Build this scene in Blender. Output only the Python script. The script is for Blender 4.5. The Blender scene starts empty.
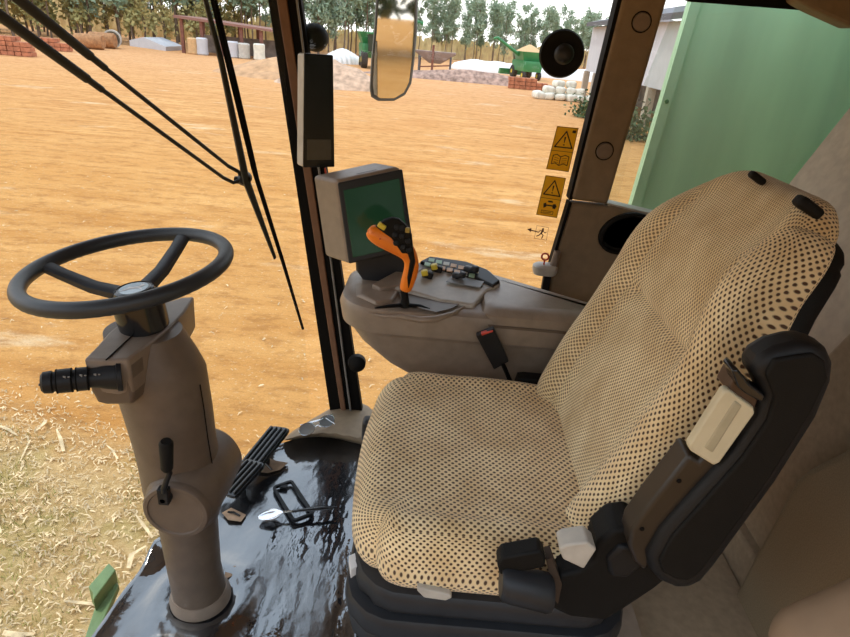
import bpy, bmesh, math, random
from mathutils import Vector, Matrix, noise as mnoise
random.seed(7)
C = bpy.context.scene.collection
PI = math.pi
V = Vector
# ------------------------------------------------------------------ camera
FPX = 600.0; TH = math.radians(25.25); RO = math.radians(5.0)
EYE = V((0, 0, 3.15))
fw = V((0, math.cos(TH), -math.sin(TH))); u0 = V((0, math.sin(TH), math.cos(TH))); r0 = V((1, 0, 0))
rt = r0*math.cos(RO)+u0*math.sin(RO); up = -r0*math.sin(RO)+u0*math.cos(RO)
cd = bpy.data.cameras.new('camera'); cam = bpy.data.objects.new('camera', cd); C.objects.link(cam)
cd.sensor_width = 36; cd.lens = FPX/850*36; cd.clip_start = .02; cd.clip_end = 900
M3 = Matrix((rt, up, -fw)).transposed(); cam.matrix_world = Matrix.Translation(EYE) @ M3.to_4x4()
bpy.context.scene.camera = cam
def ray(x, y): return fw + rt*((x-425)/FPX) - up*((y-318.5)/FPX)
def atY(x, y, Y): d = ray(x, y); return EYE + d*(Y/d.y)
def atX(x, y, X): d = ray(x, y); return EYE + d*(X/d.x)
def atZ(x, y, Z): d = ray(x, y); return EYE + d*((Z-EYE.z)/d.z)
def G(x, y): return atZ(x, y, 0)

# ------------------------------------------------------------------ materials
def nodes(name):
    m = bpy.data.materials.new(name); m.use_nodes = True
    return m, m.node_tree.nodes, m.node_tree.links, m.node_tree.nodes['Principled BSDF']
def mat(name, col, rough=.5, metal=0, var=.12, scale=30, bump=0, bscale=200, spec=.5, coat=0, emit=None, es=1):
    m, N, L, P = nodes(name)
    P.inputs['Roughness'].default_value = rough; P.inputs['Metallic'].default_value = metal
    P.inputs['Specular IOR Level'].default_value = spec; P.inputs['Coat Weight'].default_value = coat
    tc = N.new('ShaderNodeTexCoord')
    nz = N.new('ShaderNodeTexNoise'); nz.inputs['Scale'].default_value = scale; nz.inputs['Detail'].default_value = 4
    L.new(tc.outputs['Object'], nz.inputs['Vector'])
    rp = N.new('ShaderNodeValToRGB')
    rp.color_ramp.elements[0].position = .3; rp.color_ramp.elements[1].position = .7
    rp.color_ramp.elements[0].color = [c*(1-var) for c in col]+[1]; rp.color_ramp.elements[1].color = [min(1, c*(1+var)) for c in col]+[1]
    L.new(nz.outputs['Fac'], rp.inputs['Fac']); L.new(rp.outputs['Color'], P.inputs['Base Color'])
    if bump:
        n2 = N.new('ShaderNodeTexNoise'); n2.inputs['Scale'].default_value = bscale; n2.inputs['Detail'].default_value = 3
        L.new(tc.outputs['Object'], n2.inputs['Vector'])
        b = N.new('ShaderNodeBump'); b.inputs['Strength'].default_value = bump; b.inputs['Distance'].default_value = .002
        L.new(n2.outputs['Fac'], b.inputs['Height']); L.new(b.outputs['Normal'], P.inputs['Normal'])
    if emit:
        P.inputs['Emission Color'].default_value = (*emit, 1); P.inputs['Emission Strength'].default_value = es
    return m
def mth(N, L, op, a, b=None, c=None):
    n = N.new('ShaderNodeMath'); n.operation = op
    for i, v in enumerate((a, b, c)):
        if v is None: continue
        if isinstance(v, (int, float)): n.inputs[i].default_value = v
        else: L.new(v, n.inputs[i])
    return n.outputs[0]
def fabric(name, back=False):
    m, N, L, P = nodes(name)
    P.inputs['Roughness'].default_value = .9; P.inputs['Specular IOR Level'].default_value = .1
    P.inputs['Sheen Weight'].default_value = .25
    uv = N.new('ShaderNodeTexCoord'); sp = N.new('ShaderNodeSeparateXYZ'); L.new(uv.outputs['UV'], sp.inputs[0])
    u, v = sp.outputs[0], sp.outputs[1]
    def dots(px, py, rad, soft, el=1.0):
        # staggered lattice: two interleaved rectangular lattices
        outs = []
        for off in (0, .5):
            a = mth(N, L, 'ADD', mth(N, L, 'DIVIDE', u, px), off); b = mth(N, L, 'ADD', mth(N, L, 'DIVIDE', v, py), off)
            a = mth(N, L, 'MULTIPLY', mth(N, L, 'SUBTRACT', mth(N, L, 'FRACT', a), .5), px)
            b = mth(N, L, 'MULTIPLY', mth(N, L, 'SUBTRACT', mth(N, L, 'FRACT', b), .5), py*el)
            outs.append(mth(N, L, 'SQRT', mth(N, L, 'ADD', mth(N, L, 'MULTIPLY', a, a), mth(N, L, 'MULTIPLY', b, b))))
        d = mth(N, L, 'MINIMUM', outs[0], outs[1])
        mr = N.new('ShaderNodeMapRange'); mr.inputs['From Min'].default_value = rad-soft; mr.inputs['From Max'].default_value = rad+soft
        mr.inputs['To Min'].default_value = 1; mr.inputs['To Max'].default_value = 0; L.new(d, mr.inputs['Value'])
        return mr.outputs[0]
    coarse = dots(.0128, .0142, .0027, .0007)
    if back:
        fine = mth(N, L, 'MULTIPLY', dots(.0096, .0108, .0024, .0008, .9), .82)
        inside = mth(N, L, 'LESS_THAN', mth(N, L, 'ABSOLUTE', mth(N, L, 'SUBTRACT', u, -.04)), .225)
        dark = mth(N, L, 'ADD', mth(N, L, 'MULTIPLY', coarse, mth(N, L, 'SUBTRACT', 1.0, inside)), mth(N, L, 'MULTIPLY', fine, inside))
    else:
        fine = mth(N, L, 'MULTIPLY', dots(.0128, .0140, .0029, .0007), .95)
        inside = mth(N, L, 'LESS_THAN', mth(N, L, 'ABSOLUTE', v), .262)
        dark = mth(N, L, 'ADD', mth(N, L, 'MULTIPLY', coarse, mth(N, L, 'SUBTRACT', 1.0, inside)), mth(N, L, 'MULTIPLY', fine, inside))
    nz = N.new('ShaderNodeTexNoise'); nz.inputs['Scale'].default_value = 9; nz.inputs['Detail'].default_value = 5; nz.inputs['Roughness'].default_value = .6
    L.new(uv.outputs['UV'], nz.inputs['Vector'])
    rp = N.new('ShaderNodeValToRGB'); L.new(nz.outputs['Fac'], rp.inputs['Fac'])
    rp.color_ramp.elements[0].position = .32; rp.color_ramp.elements[0].color = (.72, .51, .26, 1)
    rp.color_ramp.elements[1].position = .62; rp.color_ramp.elements[1].color = (.95, .76, .46, 1)
    mx = N.new('ShaderNodeMix'); mx.data_type = 'RGBA'; L.new(dark, mx.inputs[0]); L.new(rp.outputs[0], mx.inputs[6]); mx.inputs[7].default_value = (.085, .042, .022, 1)
    L.new(mx.outputs[2], P.inputs['Base Color'])
    b = N.new('ShaderNodeBump'); b.inputs['Strength'].default_value = .5; b.inputs['Distance'].default_value = .002; b.invert = True
    L.new(dark, b.inputs['Height']); L.new(b.outputs['Normal'], P.inputs['Normal'])
    return m
def glass(name, tint=(1, 1, 1), haze=.0, refl=1.0, hazec=(.8, .85, .85)):
    m, N, L, P = nodes(name); N.remove(P)
    out = N['Material Output']
    tr = N.new('ShaderNodeBsdfTransparent'); tr.inputs[0].default_value = (*tint, 1)
    gl = N.new('ShaderNodeBsdfGlossy'); gl.inputs['Roughness'].default_value = .0
    fr = N.new('ShaderNodeLayerWeight'); fr.inputs[0].default_value = .5
    fac = mth(N, L, 'MULTIPLY', mth(N, L, 'ADD', mth(N, L, 'MULTIPLY', mth(N, L, 'POWER', fr.outputs['Facing'], 5.0), .9), .05), refl)
    m1 = N.new('ShaderNodeMixShader'); L.new(fac, m1.inputs[0]); L.new(tr.outputs[0], m1.inputs[1]); L.new(gl.outputs[0], m1.inputs[2])
    df = N.new('ShaderNodeBsdfDiffuse'); df.inputs[0].default_value = (*hazec, 1)
    nz = N.new('ShaderNodeTexNoise'); nz.inputs['Scale'].default_value = 3; tc = N.new('ShaderNodeTexCoord'); L.new(tc.outputs['Object'], nz.inputs[0])
    m2 = N.new('ShaderNodeMixShader'); L.new(mth(N, L, 'MULTIPLY', nz.outputs['Fac'], haze*2), m2.inputs[0])
    L.new(m1.outputs[0], m2.inputs[1]); L.new(df.outputs[0], m2.inputs[2]); L.new(m2.outputs[0], out.inputs[0])
    return m
T = {}
T['seat'] = fabric('seat fabric'); T['back'] = fabric('backrest fabric', True)
T['taupe'] = mat('taupe cab plastic', (.130, .090, .063), .45, bump=.25, bscale=900)
T['taupe_l'] = mat('light taupe cab plastic', (.22, .162, .12), .42, bump=.25, bscale=900)
T['console'] = mat('console grey beige plastic', (.27, .21, .16), .36, bump=.2, bscale=900)
T['console_l'] = mat('console panel light plastic', (.42, .37, .31), .4, bump=.1, bscale=900)
T['post'] = mat('post trim beige plastic', (.25, .178, .108), .6, bump=.2, bscale=600)
T['wall'] = mat('rear wall pinkish beige plastic', (.47, .36, .265), .65, bump=.1, bscale=300)
T['cloth'] = mat('brown bench cloth', (.32, .235, .14), .9, var=.2, scale=400, bump=.3, bscale=800)
T['cloth_l'] = mat('lighter brown trim cloth', (.38, .275, .175), .9, var=.12, scale=60, bump=.2, bscale=800)
T['blk'] = mat('black soft plastic', (.010, .010, .011), .5, spec=.3, bump=.2, bscale=800)
T['blkm'] = mat('black matt plastic', (.006, .0055, .005), .65, spec=.22, bump=.3, bscale=500)
T['blkg'] = mat('black shiny plastic', (.012, .012, .013), .2)
T['wheel'] = mat('blue black wheel rubber', (.022, .026, .032), .42, bump=.3, bscale=700)
T['rubber'] = mat('black rubber seal', (.004, .0035, .003), .7, spec=.15)
T['dgrey'] = mat('dark grey plastic', (.022, .023, .026), .45, spec=.35)
T['grey'] = mat('grey plastic', (.22, .21, .20), .45)
T['lgrey'] = mat('pale grey plastic', (.50, .46, .40), .45)
T['cream'] = mat('cream knob plastic', (.62, .55, .38), .4, var=.06)
T['wiperm'] = mat('weathered dark wiper paint', (.028, .025, .02), .6)
T['silver'] = mat('silver metal', (.65, .67, .70), .25, .9)
T['chrome'] = mat('bright steel', (.8, .8, .82), .15, 1, var=.03)
T['brown'] = mat('brown painted steel', (.09, .055, .038), .45, .3)
T['orange'] = mat('orange grip plastic', (.98, .24, .012), .38, var=.06, bump=.15, bscale=900)
T['yellow'] = mat('yellow plastic', (.75, .58, .05), .45, var=.05)
T['sticker'] = mat('yellow sticker', (.85, .55, .03), .5, var=.06)
_m = T['sticker'].node_tree; _t = _m.nodes.new('ShaderNodeBsdfTranslucent'); _t.inputs[0].default_value = (.85, .55, .03, 1); _x = _m.nodes.new('ShaderNodeMixShader'); _x.inputs[0].default_value = .45
_m.links.new(_m.nodes['Principled BSDF'].outputs[0], _x.inputs[1]); _m.links.new(_t.outputs[0], _x.inputs[2]); _m.links.new(_x.outputs[0], _m.nodes['Material Output'].inputs[0])
T['ink'] = mat('black print', (.02, .018, .012), .6, var=.02)
T['red'] = mat('red plastic', (.6, .05, .02), .45)
T['white'] = mat('white print', (.8, .8, .8), .5, var=.02)
T['green'] = mat('green machine paint', (.035, .21, .07), .4, var=.15, scale=2)
T['greenl'] = mat('light green sheet', (.15, .24, .09), .5)
T['screen'] = mat('dark green screen', (.012, .03, .016), .12, var=.4, scale=6, emit=(.02, .085, .035), es=.22, spec=.4)
T['screen2'] = mat('black screen', (.006, .007, .005), .2, spec=.25)
T['key_g'] = mat('green key', (.38, .55, .38), .5); T['key_o'] = mat('orange key', (.62, .38, .22), .5); T['key_w'] = mat('pale key', (.55, .53, .47), .5)
T['lens'] = mat('spectacle lens', (.55, .62, .68), .05, .6)
T['glass'] = glass('windscreen glass', (.97, .98, .97), .012, .6)
T['doorglass'] = glass('door glass', (.97, .97, .96), .006, .5)
T['rearglass'] = glass('rear side glass', (.86, .92, .87), .10, 2.0)
T['bark'] = mat('tree bark', (.17, .12, .085), .9, var=.3, scale=3)
T['bag'] = mat('white silage plastic', (.82, .82, .82), .4, var=.05, scale=1)
T['sack'] = mat('white woven sack', (.72, .70, .60), .7, var=.15, scale=3)
T['brick'] = mat('red clay brick', (.45, .17, .09), .9, var=.3, scale=4)
T['log'] = mat('cut log bark', (.38, .19, .085), .9, var=.3, scale=5)
T['concrete'] = mat('pale concrete', (.52, .50, .45), .8, var=.12, scale=4)
T['rust'] = mat('rusty red steel', (.20, .075, .05), .7, var=.25, scale=4)
T['zinc'] = mat('grey corrugated sheet', (.55, .56, .60), .5, var=.06, scale=2)
T['barnroof'] = mat('dark barn roof edge', (.09, .09, .10), .6)
T['barnwood'] = mat('pale barn post', (.48, .42, .34), .8, var=.2)
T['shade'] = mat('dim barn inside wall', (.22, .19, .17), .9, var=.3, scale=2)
T['tyre'] = mat('tyre rubber', (.03, .028, .027), .8)
T['grain'] = mat('heap of grain', (.62, .40, .20), .9, var=.15, scale=12)
T['dirt'] = mat('heaped orange earth', (.50, .29, .15), .95, var=.25, scale=2, bump=1, bscale=6)
T['cropm'] = mat('dry crop stalks', (.95, .74, .42), .9, var=.2, scale=1.5)
T['carpet'] = mat('pale floor lining', (.36, .27, .20), .9)
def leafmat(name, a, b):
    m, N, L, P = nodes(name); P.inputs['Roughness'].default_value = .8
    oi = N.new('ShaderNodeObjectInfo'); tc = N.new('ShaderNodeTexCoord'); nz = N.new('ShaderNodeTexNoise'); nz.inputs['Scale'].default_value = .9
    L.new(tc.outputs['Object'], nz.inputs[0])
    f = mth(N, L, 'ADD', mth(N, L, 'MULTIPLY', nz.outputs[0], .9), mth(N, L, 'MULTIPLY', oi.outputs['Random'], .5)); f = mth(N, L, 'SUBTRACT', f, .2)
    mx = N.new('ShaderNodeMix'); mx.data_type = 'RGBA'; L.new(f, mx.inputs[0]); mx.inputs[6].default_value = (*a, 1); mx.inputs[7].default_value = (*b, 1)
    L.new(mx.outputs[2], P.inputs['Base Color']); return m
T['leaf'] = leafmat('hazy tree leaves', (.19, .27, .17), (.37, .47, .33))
T['leafd'] = leafmat('dark shrub leaves', (.05, .09, .04), (.14, .20, .08))
T['leafy'] = leafmat('dry yellow green leaves', (.24, .26, .10), (.50, .40, .16))
# ground
def ground_mat():
    m, N, L, P = nodes('orange dirt yard'); P.inputs['Roughness'].default_value = .95; P.inputs['Specular IOR Level'].default_value = .1
    tc = N.new('ShaderNodeNewGeometry'); pos = tc.outputs['Position']
    def nz(scale, det=5, stretch=None, rough=.55):
        n = N.new('ShaderNodeTexNoise'); n.inputs['Scale'].default_value = scale; n.inputs['Detail'].default_value = det; n.inputs['Roughness'].default_value = rough
        if stretch:
            mp = N.new('ShaderNodeMapping'); mp.inputs['Scale'].default_value = stretch; mp.inputs['Rotation'].default_value = (0, 0, .12); L.new(pos, mp.inputs[0]); L.new(mp.outputs[0], n.inputs[0])
        else: L.new(pos, n.inputs[0])
        return n.outputs['Fac']
    def ramp(src, a, b, ca, cb):
        r_ = N.new('ShaderNodeValToRGB'); r_.color_ramp.elements[0].position = a; r_.color_ramp.elements[1].position = b
        r_.color_ramp.elements[0].color = (*ca, 1); r_.color_ramp.elements[1].color = (*cb, 1); L.new(src, r_.inputs[0]); return r_.outputs[0]
    def mix(f, a, b):
        x = N.new('ShaderNodeMix'); x.data_type = 'RGBA'; L.new(f, x.inputs[0])
        for i, c in ((6, a), (7, b)):
            if isinstance(c, tuple): x.inputs[i].default_value = (*c, 1)
            else: L.new(c, x.inputs[i])
        return x.outputs[2]
    def mask(src, a, b):
        mr = N.new('ShaderNodeMapRange'); mr.inputs['From Min'].default_value = a; mr.inputs['From Max'].default_value = b; L.new(src, mr.inputs['Value']); return mr.outputs[0]
    base = ramp(nz(.35, 6), .3, .7, (.58, .265, .070), (.70, .375, .130))
    trk = ramp(nz(1.1, 5, (.28, 1.6, 1)), .35, .65, (.50, .215, .05), (.74, .40, .14))
    base = mix(mask(nz(.12), .35, .6), base, trk)
    sp = N.new('ShaderNodeSeparateXYZ'); L.new(pos, sp.inputs[0])
    # yard mixed paler with distance
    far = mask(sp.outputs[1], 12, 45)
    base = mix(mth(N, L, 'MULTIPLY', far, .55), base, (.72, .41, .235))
    # scattered pale chaff patches
    pale = mask(nz(.55, 6, (.5, 1.3, 1), .65), .60, .70)
    base = mix(mth(N, L, 'MULTIPLY', pale, .55), base, (.80, .68, .47))
    # fine clods
    base = mix(mth(N, L, 'MULTIPLY', mask(nz(14, 6, (.6, 1.5, 1), .7), .55, .68), .35), base, (.40, .19, .06))
    base = mix(mth(N, L, 'MULTIPLY', mask(nz(22, 4), .60, .68), .45), base, (.84, .68, .44))
    base = mix(mth(N, L, 'MULTIPLY', mask(nz(3.2, 8, (.7, 1.4, 1), .75), .49, .60), .60), base, (.38, .165, .048))
    base = mix(mth(N, L, 'MULTIPLY', mask(nz(48, 3, None, .7), .52, .66), .35), base, (.30, .14, .045))
    # chaff and thin grass area close to the machine
    d = mth(N, L, 'ADD', sp.outputs[1], mth(N, L, 'MULTIPLY', sp.outputs[0], .26))
    d = mth(N, L, 'ADD', d, mth(N, L, 'MULTIPLY', nz(1.2), .8))
    near = mask(d, 3.85, 3.1)
    near = mth(N, L, 'MULTIPLY', mth(N, L, 'MULTIPLY', near, mask(sp.outputs[0], 1.5, .2)), mask(sp.outputs[1], -3.0, -1.0))
    straw = ramp(nz(9, 8, None, .75), .35, .7, (.43, .26, .095), (.74, .52, .26))
    straw = mix(mth(N, L, 'MULTIPLY', mask(nz(2.2, 5), .50, .66), .45), straw, (.34, .29, .085))
    base = mix(near, base, straw)
    L.new(base, P.inputs['Base Color'])
    b = N.new('ShaderNodeBump'); b.inputs['Strength'].default_value = .9; b.inputs['Distance'].default_value = .12
    L.new(mth(N, L, 'ADD', mth(N, L, 'MULTIPLY', nz(5, 8, (.5, 1.2, 1), .7), .8), nz(1.1, 5, (.28, 1.6, 1))), b.inputs['Height']); L.new(b.outputs[0], P.inputs['Normal'])
    return m
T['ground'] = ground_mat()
def mat_sheet():
    m, N, L, P = nodes('black plastic sheet')
    tc = N.new('ShaderNodeTexCoord')
    def nz(s, st, d=4):
        mp = N.new('ShaderNodeMapping'); mp.inputs['Scale'].default_value = st; mp.inputs['Rotation'].default_value = (0, 0, .35); L.new(tc.outputs['Object'], mp.inputs[0])
        n = N.new('ShaderNodeTexNoise'); n.inputs['Scale'].default_value = s; n.inputs['Detail'].default_value = d; L.new(mp.outputs[0], n.inputs[0]); return n.outputs['Fac']
    rp = N.new('ShaderNodeValToRGB'); L.new(nz(7, (1, .5, 1), 6), rp.inputs[0])
    rp.color_ramp.elements[0].position = .45; rp.color_ramp.elements[0].color = (.012, .012, .014, 1)
    rp.color_ramp.elements[1].position = .75; rp.color_ramp.elements[1].color = (.07, .065, .06, 1)
    L.new(rp.outputs[0], P.inputs['Base Color'])
    mr = N.new('ShaderNodeMapRange'); mr.inputs['From Min'].default_value = .4; mr.inputs['From Max'].default_value = .65; mr.inputs['To Min'].default_value = .05; mr.inputs['To Max'].default_value = .26
    L.new(nz(11, (1, .4, 1), 6), mr.inputs[0]); L.new(mr.outputs[0], P.inputs['Roughness'])
    P.inputs['IOR'].default_value = 2.2; P.inputs['Specular IOR Level'].default_value = .6; P.inputs['Coat Weight'].default_value = .6; P.inputs['Coat Roughness'].default_value = .05
    b = N.new('ShaderNodeBump'); b.inputs['Strength'].default_value = .85; b.inputs['Distance'].default_value = .014
    L.new(mth(N, L, 'ADD', nz(6, (1.4, .6, 1), 3), mth(N, L, 'MULTIPLY', nz(34, (1, .7, 1), 3), .10)), b.inputs['Height'])
    L.new(b.outputs[0], P.inputs['Normal']); L.new(b.outputs[0], P.inputs['Coat Normal'])
    return m
T['sheet'] = mat_sheet()

# ------------------------------------------------------------------ mesh helpers
def frame_for(d):
    d = d.normalized(); a = V((0, 0, 1)) if abs(d.z) < .9 else V((1, 0, 0))
    x = a.cross(d).normalized(); return x, d.cross(x).normalized()
class MB:
    def __init__(s): s.bm = bmesh.new(); s.uv = s.bm.loops.layers.uv.new('UVMap')
    def ring_loft(s, rings, closed=True, cap=True):
        vs = [[s.bm.verts.new(p) for p in r_] for r_ in rings]; n = len(rings[0])
        for a, b in zip(vs, vs[1:]):
            for i in range(n if closed else n-1):
                j = (i+1) % n
                try: s.bm.faces.new((a[i], a[j], b[j], b[i]))
                except ValueError: pass
        if cap:
            for r_, fl in ((vs[0], True), (vs[-1], False)):
                try: s.bm.faces.new(r_[::-1] if fl else r_)
                except ValueError: pass
        return s
    def tube(s, pts, r, seg=12, ey=1.0, cap=True):
        pts = [V(p) for p in pts]; n = len(pts); rr = r if isinstance(r, (list, tuple)) else [r]*n
        t0 = (pts[1]-pts[0]).normalized(); x, y = frame_for(t0); rings = []
        for i, p in enumerate(pts):
            t = (pts[min(i+1, n-1)]-pts[max(i-1, 0)]).normalized()
            x = (x - t*x.dot(t)).normalized(); y = t.cross(x)
            rings.append([p+(x*math.cos(k*2*PI/seg)+y*math.sin(k*2*PI/seg)*ey)*rr[i] for k in range(seg)])
        return s.ring_loft(rings, cap=cap)
    def cyl(s, a, b, r, r2=None, seg=20):
        a, b = V(a), V(b); return s.tube([a, b], [r, r if r2 is None else r2], seg)
    def lathe(s, o, ax, prof, seg=32):       # prof: (radius, along)
        o = V(o); ax = V(ax).normalized(); x, y = frame_for(ax)
        return s.ring_loft([[o+ax*h+(x*math.cos(k*2*PI/seg)+y*math.sin(k*2*PI/seg))*max(q, 1e-4) for k in range(seg)] for q, h in prof])
    def torus(s, o, ax, R, r, seg=64, rs=14, wav=None):
        o = V(o); ax = V(ax).normalized(); x, y = frame_for(ax); vs = []
        for i in range(seg):
            a = i*2*PI/seg; d = x*math.cos(a)+y*math.sin(a); row = []
            for k in range(rs):
                b = k*2*PI/rs; q = r*(1+(wav(a, b) if wav else 0)); row.append(s.bm.verts.new(o+d*(R+q*math.cos(b))+ax*q*math.sin(b)))
            vs.append(row)
        for i in range(seg):
            for k in range(rs):
                s.bm.faces.new((vs[i][k], vs[(i+1) % seg][k], vs[(i+1) % seg][(k+1) % rs], vs[i][(k+1) % rs]))
        return s
    def box(s, c, size, M=None):
        c = V(c); h = V(size)/2; vs = []
        for sx in (-1, 1):
            for sy in (-1, 1):
                for sz in (-1, 1):
                    q = V((sx*h.x, sy*h.y, sz*h.z)); q = (M @ q) if M else q; vs.append(s.bm.verts.new(c+q))
        for f in ((0, 1, 3, 2), (4, 6, 7, 5), (0, 4, 5, 1), (2, 3, 7, 6), (0, 2, 6, 4), (1, 5, 7, 3)): s.bm.faces.new([vs[i] for i in f])
        return s
    def prism(s, pts, d):                     # planar polygon extruded along vector d
        pts = [V(p) for p in pts]; d = V(d)
        return s.ring_loft([pts, [p+d for p in pts]])
    def face(s, pts):
        s.bm.faces.new([s.bm.verts.new(V(p)) for p in pts]); return s
    def rbox(s, h, r, n=16, deform=None, R=0):  # rounded block with wrapped UVs; R rounds the plan corners
        hx, hy, hz = h; cache = {}; faces = []
        def key(p): return tuple(round(q, 5) for q in p)
        def add(ax, sg, na, nb):
            o = [i for i in range(3) if i != ax]
            g = []
            for i in range(na+1):
                row = []
                for j in range(nb+1):
                    p = [0, 0, 0]; p[ax] = sg*h[ax]; p[o[0]] = -h[o[0]]+2*h[o[0]]*i/na; p[o[1]] = -h[o[1]]+2*h[o[1]]*j/nb
                    k = key(p)
                    if k not in cache:
                        q = V([max(-(h[m_]-r), min(h[m_]-r, p[m_])) for m_ in range(3)]); dd = V(p)-q
                        if dd.length > 1e-9:
                            mm = max(abs(dd.x), abs(dd.y), abs(dd.z)); dd = dd.normalized()*mm
                        w = q+dd
                        if R:
                            dx, dy = abs(w.x)-(hx-R), abs(w.y)-(hy-R)
                            if dx > 0 and dy > 0:
                                mm = max(dx, dy); l = math.hypot(dx, dy)
                                w.x = math.copysign(hx-R+dx/l*mm, w.x); w.y = math.copysign(hy-R+dy/l*mm, w.y)
                        if deform: w = deform(w)
                        cache[k] = s.bm.verts.new(w)
                    row.append((cache[k], p))
                g.append(row)
            for i in range(na):
                for j in range(nb):
                    q = [g[i][j], g[i+1][j], g[i+1][j+1], g[i][j+1]]
                    fl = (sg > 0) ^ (ax == 1)
                    if not fl: q = q[::-1]
                    f = s.bm.faces.new([a[0] for a in q])
                    for lp, (vv, p) in zip(f.loops, q):
                        if ax == 2: uvv = (p[0], p[1])
                        elif ax == 1: uvv = (p[0], sg*(hy+(hz-p[2])))
                        else: uvv = (sg*(hx+(hz-p[2])), p[1])
                        lp[s.uv].uv = uvv
        def cnt(a): return max(2, int(round(n*a/max(h))))
        nx, ny, nz_ = cnt(hx), cnt(hy), max(6, cnt(hz))
        add(0, 1, ny, nz_); add(0, -1, ny, nz_); add(1, 1, nx, nz_); add(1, -1, nx, nz_); add(2, 1, nx, ny); add(2, -1, nx, ny)
        return s
    def xf(s, M):
        bmesh.ops.transform(s.bm, matrix=M, verts=s.bm.verts[:]); return s
    def build(s, name, m, parent=None, smooth=True, bevel=0, bseg=2, sub=0, base=False, angle=40, fixn=True):
        bm = s.bm
        if fixn: bmesh.ops.recalc_face_normals(bm, faces=bm.faces[:])
        if smooth:
            for f in bm.faces: f.smooth = True
        lo = V([min(v.co[i] for v in bm.verts) for i in range(3)]); hi = V([max(v.co[i] for v in bm.verts) for i in range(3)])
        c = (lo+hi)/2
        if base: c.z = lo.z
        bmesh.ops.translate(bm, vec=-c, verts=bm.verts[:])
        me = bpy.data.meshes.new(name); bm.to_mesh(me); bm.free()
        if isinstance(m, str): m = T[m]
        me.materials.append(m)
        if smooth: me.set_sharp_from_angle(angle=math.radians(angle))
        o = bpy.data.objects.new(name, me); C.objects.link(o); o.location = c
        if parent:
            o.parent = parent; w = Matrix.Identity(4); q = parent; w = world(parent); o.matrix_parent_inverse = w.inverted()
        if bevel:
            b = o.modifiers.new('bevel', 'BEVEL'); b.width = bevel; b.segments = bseg; b.limit_method = 'ANGLE'; b.angle_limit = math.radians(35)
        if sub:
            b = o.modifiers.new('sub', 'SUBSURF'); b.levels = sub; b.render_levels = sub
        return o
def world(o):
    m = Matrix.LocRotScale(o.location, o.rotation_euler, o.scale)
    return world(o.parent) @ o.matrix_parent_inverse @ m if o.parent else m
def tag(o, label=None, cat=None, group=None, kind=None):
    if label: o['label'] = label
    if cat: o['category'] = cat
    if group: o['group'] = group
    if kind: o['kind'] = kind
    return o
def thing(name, label, cat, loc, group=None):
    o = bpy.data.objects.new(name, None); C.objects.link(o); o.location = V(loc); o.empty_display_size = .05
    return tag(o, label, cat, group)
def dup(root, loc, rz=0, sc=1, label=None):
    r_ = root.copy(); C.objects.link(r_); r_.location = loc; r_.rotation_euler = (0, 0, rz); r_.scale = (sc, sc, sc)
    if label: r_['label'] = label
    for ch in list(root.children):
        c = ch.copy(); C.objects.link(c); c.parent = r_
        for g in ch.children:
            d = g.copy(); C.objects.link(d); d.parent = c
    return r_
def struct(o): o['kind'] = 'structure'; return o
def lerp(a, b, t): return a+(b-a)*t
def sstep(a, b, x): t = max(0, min(1, (x-a)/(b-a))); return t*t*(3-2*t)
def pw(tab, x):
    if x <= tab[0][0]: return tab[0][1]
    for (a, b), (c, d) in zip(tab, tab[1:]):
        if x <= c: return b+(d-b)*(x-a)/(c-a)
    return tab[-1][1]
def rr(cx, cy, hx, hy, R, z, n=8):           # rounded rectangle ring
    out = []
    for (sx, sy, a0) in ((1, 1, 0), (-1, 1, 90), (-1, -1, 180), (1, -1, 270)):
        for k in range(n+1):
            a = math.radians(a0+90*k/n); out.append(V((cx+sx*(hx-R)+R*math.cos(a), cy+sy*(hy-R)+R*math.sin(a), z)))
    return out


# ================================================================== OUTSIDE
g = MB(); nx_, ny_ = 90, 90
rows = []
def gz(x, y):
    return 0
g.face([(-160, -90, 0), (160, -90, 0), (160, 260, 0), (-160, 260, 0)])
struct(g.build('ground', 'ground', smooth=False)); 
# chopped straw
st = MB(); rnd = random.Random(3)
def straw(cx, cy, ln, w, a, z=.015):
    d = V((math.cos(a), math.sin(a), rnd.uniform(-.15, .25))); n = V((-math.sin(a), math.cos(a), rnd.uniform(-.4, .4))); c = V((cx, cy, z))
    mid = c+d*ln*.5+n*w*rnd.uniform(-.8, .8)+V((0, 0, rnd.uniform(0, .02)))
    st.face([c-n*w/2, c+n*w/2, mid+n*w*.6, mid-n*w*.6]); e = c+d*ln+n*w*rnd.uniform(-1.2, 1.2); st.face([mid-n*w*.6, mid+n*w*.6, e+n*w*.25, e-n*w*.25])
k = 0
while k < 14000:
    x = rnd.uniform(-5.2, .5); y = rnd.uniform(1.2, 4.6)
    dd = y+x*.26
    if dd > 3.30+rnd.gauss(0, .22): continue
    if rnd.random() < .0 : continue
    big = rnd.random() < .010
    straw(x, y, rnd.uniform(.10, .26) if big else rnd.uniform(.012, .055), rnd.uniform(.012, .03) if big else rnd.uniform(.003, .011), rnd.uniform(0, 2*PI), .012 if not big else .025); k += 1
for _ in range(420):
    x = rnd.uniform(-9, 5); y = rnd.uniform(3.6, 13)
    straw(x, y, rnd.uniform(.02, .07), rnd.uniform(.006, .02), rnd.uniform(0, 2*PI), .012)
sm = mat('dry straw', (.68, .50, .28), .8, var=.42, scale=14)
tag(st.build('straw', sm, smooth=False), 'pale chopped straw and husks scattered over the ground below the cab', 'straw', kind='stuff')
gr = MB()
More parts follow.
